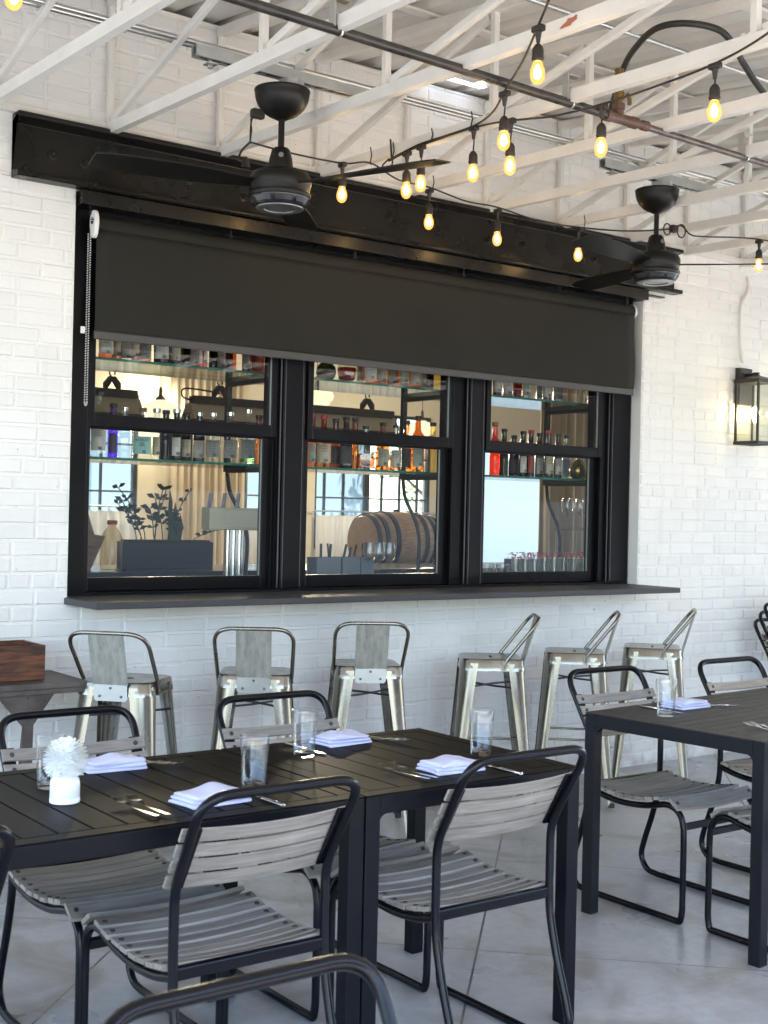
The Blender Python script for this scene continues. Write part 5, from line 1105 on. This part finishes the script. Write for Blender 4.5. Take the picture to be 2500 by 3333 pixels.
rows = [('left', 'upper', U, [(341,52,'square','amber','white','cork',None,.27),(377,24,'slim','clear','cream','black',('amber',.3),.28),(408,40,'square','clear','white','black',None,.27),(437,22,'slim','clear','cream','black',('red',.5),.28),(468,42,'square','clear','grey','steel',('amber',.4),.27),(523,54,'round','dark','white','black',None,.28),(568,36,'round','dark','cream','black',None,.29),(601,26,'slim','dark',None,'black',None,.29),(628,30,'round','red','white','redcap',None,.28),(656,30,'square','clear','white','cork',('orange',.33),.27),(689,22,'slim','dark',None,'black',None,.29),(714,36,'round','dark','white','black',None,.28),(747,34,'round','amber',None,'cork',None,.28),(797,24,'slim','dark','grey','black',None,.29),(832,46,'round','red','redlab','black',None,.28)]),
 ('middle', 'upper', U, [(1057,66,'globe','olive',None,'cork',None,.16),(1125,64,'globe','clear',None,'cork',('red',.36),.22),(1168,24,'slim','clear','cream','black',('yellow',.4),.28),(1201,44,'square','amber','white','cork',None,.28),(1238,34,'round','clear','green','black',('amber',.36),.28),(1273,38,'round','amber','green','black',None,.28),(1310,38,'round','amber','green','black',None,.28),(1347,40,'round','amber','white','black',None,.28),(1377,26,'slim','clear','white','steel',None,.28),(1396,18,'slim','dark',None,'black',None,.29),(1418,32,'square','yellow',None,'cork',None,.27),(1447,28,'square','yellow',None,'cork',None,.27)]),
 ('right', 'upper', U, [(1615,28,'round','dark','white','black',None,.28),(1649,34,'square','red','white','black',None,.27),(1682,30,'round','red',None,'cork',None,.27),(1709,28,'square','clear','green','steel',('green',.5),.28),(1734,20,'slim','clear',None,'steel',None,.28),(1754,24,'square','clear','grey','steel',None,.28),(1778,28,'round','clear','white','steel',None,.28),(1813,34,'square','clear','grey','black',None,.28)]),
 ('left', 'lower', Md, [(322,58,'round','clear','white','black',None,.31),(368,30,'slim','purple','darklab','black',None,.26),(405,44,'square','clear',None,'steel',None,.25),(464,64,'square','clear','teal','cork',None,.245),(510,28,'slim','clear','cream','steel',None,.25),(540,40,'round','dark',None,'black',None,.25),(575,34,'round','dark','white','steel',None,.25),(607,38,'round','dark','cream','black',None,.24),(649,40,'square','dark','white','steel',None,.25),(693,54,'round','clear','grey','steel',None,.245),(750,54,'round','clear','grey','steel',None,.255),(808,56,'round','clear','grey','steel',('green',.1),.275),(843,18,'slim','amber',None,'black',None,.25)]),
 ('middle', 'lower', Md, [(1017,30,'round','amber','green','redcap',None,.275),(1054,56,'round','amber','cream','redcap',None,.275),(1093,34,'round','red','darklab','black',None,.27),(1127,46,'square','dark','darklab','black',None,.275),(1156,20,'slim','amber',None,'black',None,.28),(1191,64,'squat','clear',None,'black',('amber',.36),.235),(1247,42,'round','amber','green','black',None,.26),(1289,38,'round','clear','white','pour',('amber',.33),.26),(1324,32,'round','amber','darklab','black',None,.29),(1361,44,'round','amber','green','black',None,.31),(1410,34,'round','yellow',None,'black',None,.285),(1440,30,'round','yellow',None,'black',None,.285)]),
 ('right', 'lower', Md, [(1612,32,'round','orange',None,'cork',None,.31),(1642,28,'round','olive',None,'black',None,.28),(1674,32,'round','dark','darklab','black',None,.25),(1704,26,'round','dark','white','black',None,.27),(1729,26,'round','dark','redlab','redcap',None,.285),(1757,26,'round','dark','white','black',None,.275),(1788,30,'round','dark','cream','redcap',None,.285),(1818,26,'round','olive','white','black',None,.275),(1845,26,'square','clear','blue','black',None,.275),(1886,62,'globe','gold',None,'black',None,.185)])]
for win, shelf, z, L in rows:
    for i, (px, wd, shp, body, lab, cap, liq, h) in enumerate(L):
        Y = .40+.10*((i*7) % 3)/2
        if wd > 50: Y = .40
        X = colX(px, Y); rad = max(.022, min(.062, wd*depthm(X, Y)/4186/2*(1.03)))
        bottle(X, Y, z, rad, h, shp, body, lab, cap, liq, '%s bottle from left, %s shelf in the %s window, %s%s' % (ORD[i], shelf, win, CN[body], ' with '+LNM[lab] if lab else ''))
# stemware and tumblers
def make_carafe():
    q = MB(); q.lathe([(0,0),(.030,0),(.033,.01),(.030,.04),(.020,.075),(.019,.10),(.026,.135),(.0245,.135),(.0175,.10),(.0185,.075),(.028,.04),(.030,.012),(0,.006)], 20); return q
ca = make_carafe().build('carafe', 'tumbler', smooth=50)
for i, (px, Y, z, lab) in enumerate([(1896,.40,U,'small glass carafe at the right end of the upper shelf, left of three'),(1914,.48,U,'small glass carafe at the right end of the upper shelf, middle of three'),(1932,.40,U,'small glass carafe at the right end of the upper shelf, right of three'),(1922,.52,Md,'small glass carafe behind the gold bottle'),(1938,.42,Md,'small glass carafe right of the gold bottle')]):
    o = ca if i == 0 else ca.copy()
    if i: COL.objects.link(o)
    o.location = (colX(px, Y), Y, z); tag(o, lab, 'carafe', 'glass carafes on the shelves')
def make_wine():
    q = MB(); q.lathe([(0,0),(.032,0),(.033,.0015),(.006,.006),(.0035,.012),(.0035,.075),(.012,.083),(.030,.10),(.037,.125),(.037,.145),(.031,.19),(.0298,.19),(.0358,.145),(.0358,.125),(.029,.101),(.0,.086)], 24); return q
wg = make_wine().build('wine_glass', 'tumbler', smooth=50)
WGS = [(1212,.50,1.1055,'wine glass in front of the oak barrel, left of three'),(1242,.44,1.1055,'wine glass in front of the oak barrel, middle of three'),(1276,.50,1.1055,'wine glass in front of the oak barrel, right of three')]
tr2 = thing('glass_rack', 'low clear rack of upturned wine glasses behind the right sash', 'rack', (5.86, .58, 1.385)); MB().box(-.16,-.10,-.012,.16,.10,-.001).build('shelf_board', 'shelfglass', tr2)
q = MB()
for sx in (-1, 1):
    for sy in (-1, 1): q.tube([(sx*.15,sy*.09,-.28),(sx*.15,sy*.09,-.012)], .004, 6)
q.build('post', 'conduit', tr2)
WGS += [(1852+22*k, .545+.05*(k % 2), 1.385, 'wine glass on the clear rack, %s of four' % ['first','second','third','fourth'][k]) for k in range(4)]
for i, (px, Y, z, lab) in enumerate(WGS):
    o = wg if i == 0 else wg.copy()
    if i: COL.objects.link(o)
    o.location = (colX(px, Y), Y, z); tag(o, lab, 'wine glass', 'wine glasses behind the window')
def make_tall():
    q = MB(); q.lathe([(0,0),(.026,0),(.030,.10),(.0288,.10),(.025,.008),(0,.006)], 20); return q
tg = make_tall().build('highball_glass', 'tumbler', smooth=50)
for i in range(8):
    o = tg if i == 0 else tg.copy()
    if i: COL.objects.link(o)
    px = 1690+31*i; Y = .55+.06*(i % 2); o.location = (colX(px, Y), Y, 1.1055); tag(o, '%s highball glass from left in the row behind the right sash' % ORD[i], 'glass', 'highball row behind the right sash')
sg = MB(); sg.lathe([(0,0),(.030,0),(.037,.012),(.038,.07),(.0368,.07),(.035,.014),(0,.008)], 20); sg = sg.build('rocks_glass', 'tumbler', smooth=50)
for i, (px, Y) in enumerate(((1598,.38),(1622,.44),(1646,.38))):
    o = sg if i == 0 else sg.copy()
    if i: COL.objects.link(o)
    o.location = (colX(px, Y), Y, 1.1055); tag(o, 'short rocks glass in the lower left corner of the right window, %s' % ['leftmost','middle','rightmost'][i], 'glass', 'rocks glasses')
pt = thing('pink_reflection_band', 'made-up trough of pink specks in place of reflections, behind the highball glasses', 'planter', (5.72, .72, 1.105)); MB().box(-.36,-.03,.0005,.36,.04,.085).build('trough', 'caddy', pt)
q = MB(); rn = random.Random(4)
for _ in range(420):
    p = Vector((rn.uniform(-.35,.35), rn.uniform(-.035,.045), rn.uniform(.085,.125))); u = Vector((rn.gauss(0,1),rn.gauss(0,1),rn.gauss(0,1))).normalized()*.009; v_ = u.orthogonal().normalized()*.006; q.add([p-u,p+v_,p+u,p-v_], [(0,1,2,3)])
q.build('bloom', 'pink', pt, fixn=False)  # pink specks put in for reflections on the sash glass
# utensil caddies
for i, (xa, xb, lab) in enumerate(((3.83,3.985,'grey utensil caddy in the middle window, left of three'),(4.0,4.115,'grey utensil caddy in the middle window, middle of three'),(4.125,4.21,'grey utensil caddy in the middle window, right of three'))):
    t = thing('utensil_caddy', lab, 'caddy', ((xa+xb)/2, .60, 1.1055), 0, 'caddies on the counter'); h = (xb-xa)/2; q = MB(); q.cbox(-h,-.05,0,h,-.045,.105,.002); q.cbox(-h,.045,0,h,.05,.105,.002); q.cbox(-h,-.0445,0,-h+.005,.0445,.105,.002); q.cbox(h-.005,-.0445,0,h,.0445,.105,.002); q.box(-h+.006,-.044,.002,h-.006,.044,.006); q.build('tray', 'caddy', t)
    q = MB(); rn = random.Random(i)
    for k in range(3): a = rn.uniform(-h*.7,h*.7); q.bar((a, rn.uniform(-.03,.03), .01), (a+rn.uniform(-.03,.03), rn.uniform(-.03,.03), .16+rn.uniform(0,.03)), .014, .007)
    q.build('handle', 'bolt', t)
# tap tower
tp = thing('tap_tower', 'steel column tap tower with a pale box and dark tap handles', 'tap', (3.345, .60, 1.1055))
q = MB()
for dx in (-.036, .0, .036): q.lathe([(.021,0),(.021,.245)], 18, (dx, .0, 0))
q.build('column', 'steel', tp, smooth=40); MB().cbox(-.17,-.045,.2455,.17,.045,.36,.006).build('tap_box', 'ivory', tp); MB().cbox(-.075,-.047,.262,.15,-.0452,.345,.0006).build('face_plate', mat('face_plate', (.52,.48,.38), .5), tp)
for dx in (-.155, -.075, .005, .155):
    q = MB(); q.bar((dx, -.01, .36), (dx+.006, -.02, .435), .02, .014); q.build('tap_handle', 'caddy', tp, bevel=.003)
# planter
plt = thing('planter_box', 'long dark planter box of leafy stems behind the left sash', 'planter', (3.73, 2.11, 1.08))
q = MB(); q.cbox(-.30,-.07,0,.30,.07,.165,.004); q.build('box', 'planter', plt); q = MB(); q.cbox(-.285,-.055,.1655,.285,.055,.176,.003); q.build('soil', 'soil', plt)
q = MB(); rn = random.Random(8)
for k in range(12):
    x = rn.uniform(-.24,.20); ln = rn.uniform(.14,.33) if x < .05 else rn.uniform(.08,.16); lean = rn.uniform(-.16,.16)+x*.5
    p = [Vector((x+lean*(s/5)**1.5, rn.uniform(-.01,.01), .17+ln*s/5)) for s in range(6)]; q.tube(catmull(p, 3), .0035, 6)
    for s in range(2, 6):
        for sg_ in (-1, 1):
            b_ = p[s]; d = Vector((sg_*rn.uniform(.5,1), rn.uniform(-.6,.6), rn.uniform(.2,.8))).normalized(); L_ = rn.uniform(.045,.070); wv = d.cross(Vector((0,1,0.3))).normalized()*L_*.24
            q.add([b_, b_+d*L_*.5+wv, b_+d*L_+Vector((0,0,-.008)), b_+d*L_*.5-wv], [(0,1,2,3)])
for k in range(3):
    x = .03+.03*k; q.add([(x-.014,0,.17),(x+.014,0,.17),(x+.010+.01*k,.0,.42-.08*k),(x-.012+.01*k,.0,.50-.08*k),(x-.020,0,.36-.05*k)], [(0,1,2,3,4)])
q.build('foliage', 'leaf', plt, fixn=False)
# jug, stand
jg = thing('juice_jug', 'cloudy plastic jug with a red cap beside the planter', 'jug', (3.29, 1.95, 1.08)); q = MB(); q.lathe([(0,0),(.062,0),(.066,.01),(.066,.19),(.05,.225),(.026,.255),(.024,.27),(0,.27)], 20); q.build('jug_body', 'jug', jg, smooth=50); q = MB(); q.lathe([(0,.27),(.03,.27),(.03,.295),(0,.297)], 16); q.build('cap', 'redcap', jg, smooth=40)
sw = MB(); sw.prism([(-.16,0),(.08,0),(.17,.20),(.10,.21),(.03,.42),(-.16,.42)], -.07, .07, 0, lambda u, v, w_: (u, w_, v)); o = sw.build('register_stand', 'stepwood'); o.location = (3.06, 1.98, 1.0805); tag(o, 'brown wooden stepped stand at the left edge of the left window', 'stand')
# barrel on a cradle
bl = thing('barrel', 'oak barrel lying on its side with dark hoops behind the middle sash', 'barrel', (6.60, 3.5, 1.215))
pr = [(0,-.36),(.205,-.36),(.215,-.345),(.235,-.22),(.252,-.08),(.252,.08),(.235,.22),(.215,.345),(.205,.36),(0,.36)]; q = MB(); q.lathe(pr, 40, axis='x'); q.build('staves', 'barrel', bl, smooth=30)
for a in (-.325, -.25, -.15, .15, .25, .325):
    r_ = .255-.30*abs(a)**2+.002 if abs(a) < .2 else (.2335 if abs(a) < .3 else .2215); q = MB(); q.lathe([(r_+.001,a-.02),(r_+.004,a-.02),(r_+.004,a+.02),(r_+.001,a+.02)], 40, axis='x'); q.build('hoop', 'hoop', bl, smooth=30)
q = MB(); q.lathe([(.03,0),(.03,.02),(0,.02)], 12, (0,0,.249)); q.build('bung', 'hoop', bl)
cd = MB()
for s in (-.2, .2): cd.prism([(-.22,.0),(.22,.0),(.22,.10),(.12,.055),(-.12,.055),(-.22,.10)], s-.03, s+.03, 0, lambda u, v, w_: (w_, u, v))
o = cd.build('barrel_cradle', 'stepwood'); o.location = (6.6, 3.5, .909); tag(o, 'wooden cradle under the oak barrel', 'cradle')
tb = thing('barrel_table', 'dark table carrying the oak barrel', 'table', (6.6, 3.5, 0)); MB().cbox(-.6,-.35,.87,.6,.35,.9085,.003).build('tabletop', 'planter', tb)
for sx in (-1,1):
    for sy in (-1,1): MB().box(sx*.55-.03,sy*.3-.03,-.01,sx*.55+.03,sy*.3+.03,.8695).build('leg','planter',tb)
# heat lamps
def heat(xa, xb, lab):
    t = thing('heat_lamp', lab, 'lamp', ((xa+xb)/2, 2.2, 2.10), 0, 'heat lamp hoods hung over the pass'); h = (xb-xa)/2
    q = MB(); q.prism([(-.10,-.07),(-.03,.03),(.03,.03),(.10,-.07)], -h, h, 0, lambda u, v, w_: (w_, u, v)); q.build('hood', 'heat', t); q = MB(); q.cbox(-h+.03,-.045,.0305,h-.02,.045,.082,.004); q.build('housing', 'heatd', t)
    q = MB(); q.cbox(-h-.002,-.105,-.082,h+.002,.105,-.0705,.003); q.build('rim', 'heatd', t)
    for s in (-1, 1):
        x = s*h*.72; q = MB(); q.prism([(-.055,.083),(-.055,.12),(-.02,.16),(.02,.16),(.055,.12),(.055,.083),(.035,.083),(.0,.135),(-.035,.083)], -.012, .012, 0, lambda u, v, w_: (x+u, w_, v)); q.tube(arc((x,0,.18), .018, -.6, PI*1.4, 10, ((1,0,0),(0,0,1))), .005, 6)
        q.tube([(x,0,.198),(x,0,2.1)], .003, 6); q.build('hanger', 'bolt', t)
    q = MB(); q.tube(catmull([(-h+.03,0,.05),(-h-.05,-.02,.07),(-h-.04,-.02,.12),(-h+.1,-.02,.12),(-h*.72,0,.11)], 6), .006, 6); q.build('flex', 'rubber', t)
heat(2.3, 3.56, 'left heat lamp hood hanging in the left window'); heat(3.91, 5.56, 'long heat lamp hood spanning the left and middle windows')
# pendants
def pendant(x, y, z, lab):
    t = thing('pendant_lamp', lab, 'lamp', (x, y, z), 0, 'milk glass pendants in the bar room')
    q = MB(); q.lathe([(.045,.10),(.05,.092),(.11,.075),(.15,.055),(.163,.02),(.155,-.02),(.13,-.04),(.12,-.065),(.07,-.09),(0,-.095)], 28); q.build('lamp_shade', 'shadeglass', t, smooth=50)
    q = MB(); q.lathe([(.05,.10),(.05,.115),(.03,.13),(.018,.15),(.018,.20),(.006,.23),(0,.23)], 16); q.tube([(0,0,.22),(0,0,4.2-z)], .004, 6); q.build('stem', 'heatd', t, smooth=50)
pendant(5.63, 6.0, 2.385, 'lit milk glass pendant in the left window'); pendant(6.76, 5.0, 2.53, 'lit milk glass pendant at the left edge of the middle window'); pendant(9.62, 7.0, 2.47, 'lit milk glass pendant behind the shelf upright in the middle window')
sc_ = thing('wall_sconce', 'bare glowing bulb on the far wall above the milk glass pendant', 'lamp', (6.95, 8.93, 2.66)); q = MB(); q.lathe([(0,-.07),(.05,-.05),(.07,0),(.05,.05),(0,.07)], 16); q.build('bulb', 'glow', sc_, smooth=60); MB().box(-.04,.02,-.02,.04,.069,.02).build('base_plate', 'brass', sc_)
for i, (x, y, z, e) in enumerate(((6.95,8.6,2.66,7),(5.63,6.0,2.15,16),(6.76,5,2.3,16),(9.62,7,2.2,20))):
    L_ = bpy.data.lights.new('pendant_light', 'POINT'); L_.energy = e; L_.color = (1,.84,.60); L_.shadow_soft_size = .12; o = bpy.data.objects.new('pendant_light', L_); COL.objects.link(o); o.location = (x, y, z)

# ---- unseen masses added across the street to shape reflections in panes and metal
ob = thing('building', 'unseen dark building added across the street to darken the pane reflections', 'building', (0,0,0)); dkb = mat('dark_reflection_mass', (.07,.045,.035), .85, noise=.2, nscale=3)
MB().box(4, -27, -.13, 44, -19, 6.8).build('wall', dkb, ob); MB().box(3.8, -27.2, 6.8, 44.2, -18.8, 7.1).build('roof', 'asph', ob)
for k in range(9):
    q = MB(); q.box(6+4.2*k, -18.99, .9, 8.4+4.2*k, -18.94, 3.2); q.build('window', mat('street_pane', (.03,.04,.05), .08) if k == 0 else bpy.data.materials['street_pane'], ob)

gw = MB(); gw.box(2, -17.6, -.13, 46, -17.4, 1.8); gw = gw.build('added_veil_wall', mat('veil_reflector', (.40,.395,.375), .8)); tag(gw, 'unseen pale wall added across the street to veil the lower panes', 'wall')  # pale reflector added to lay a light veil over the lower panes
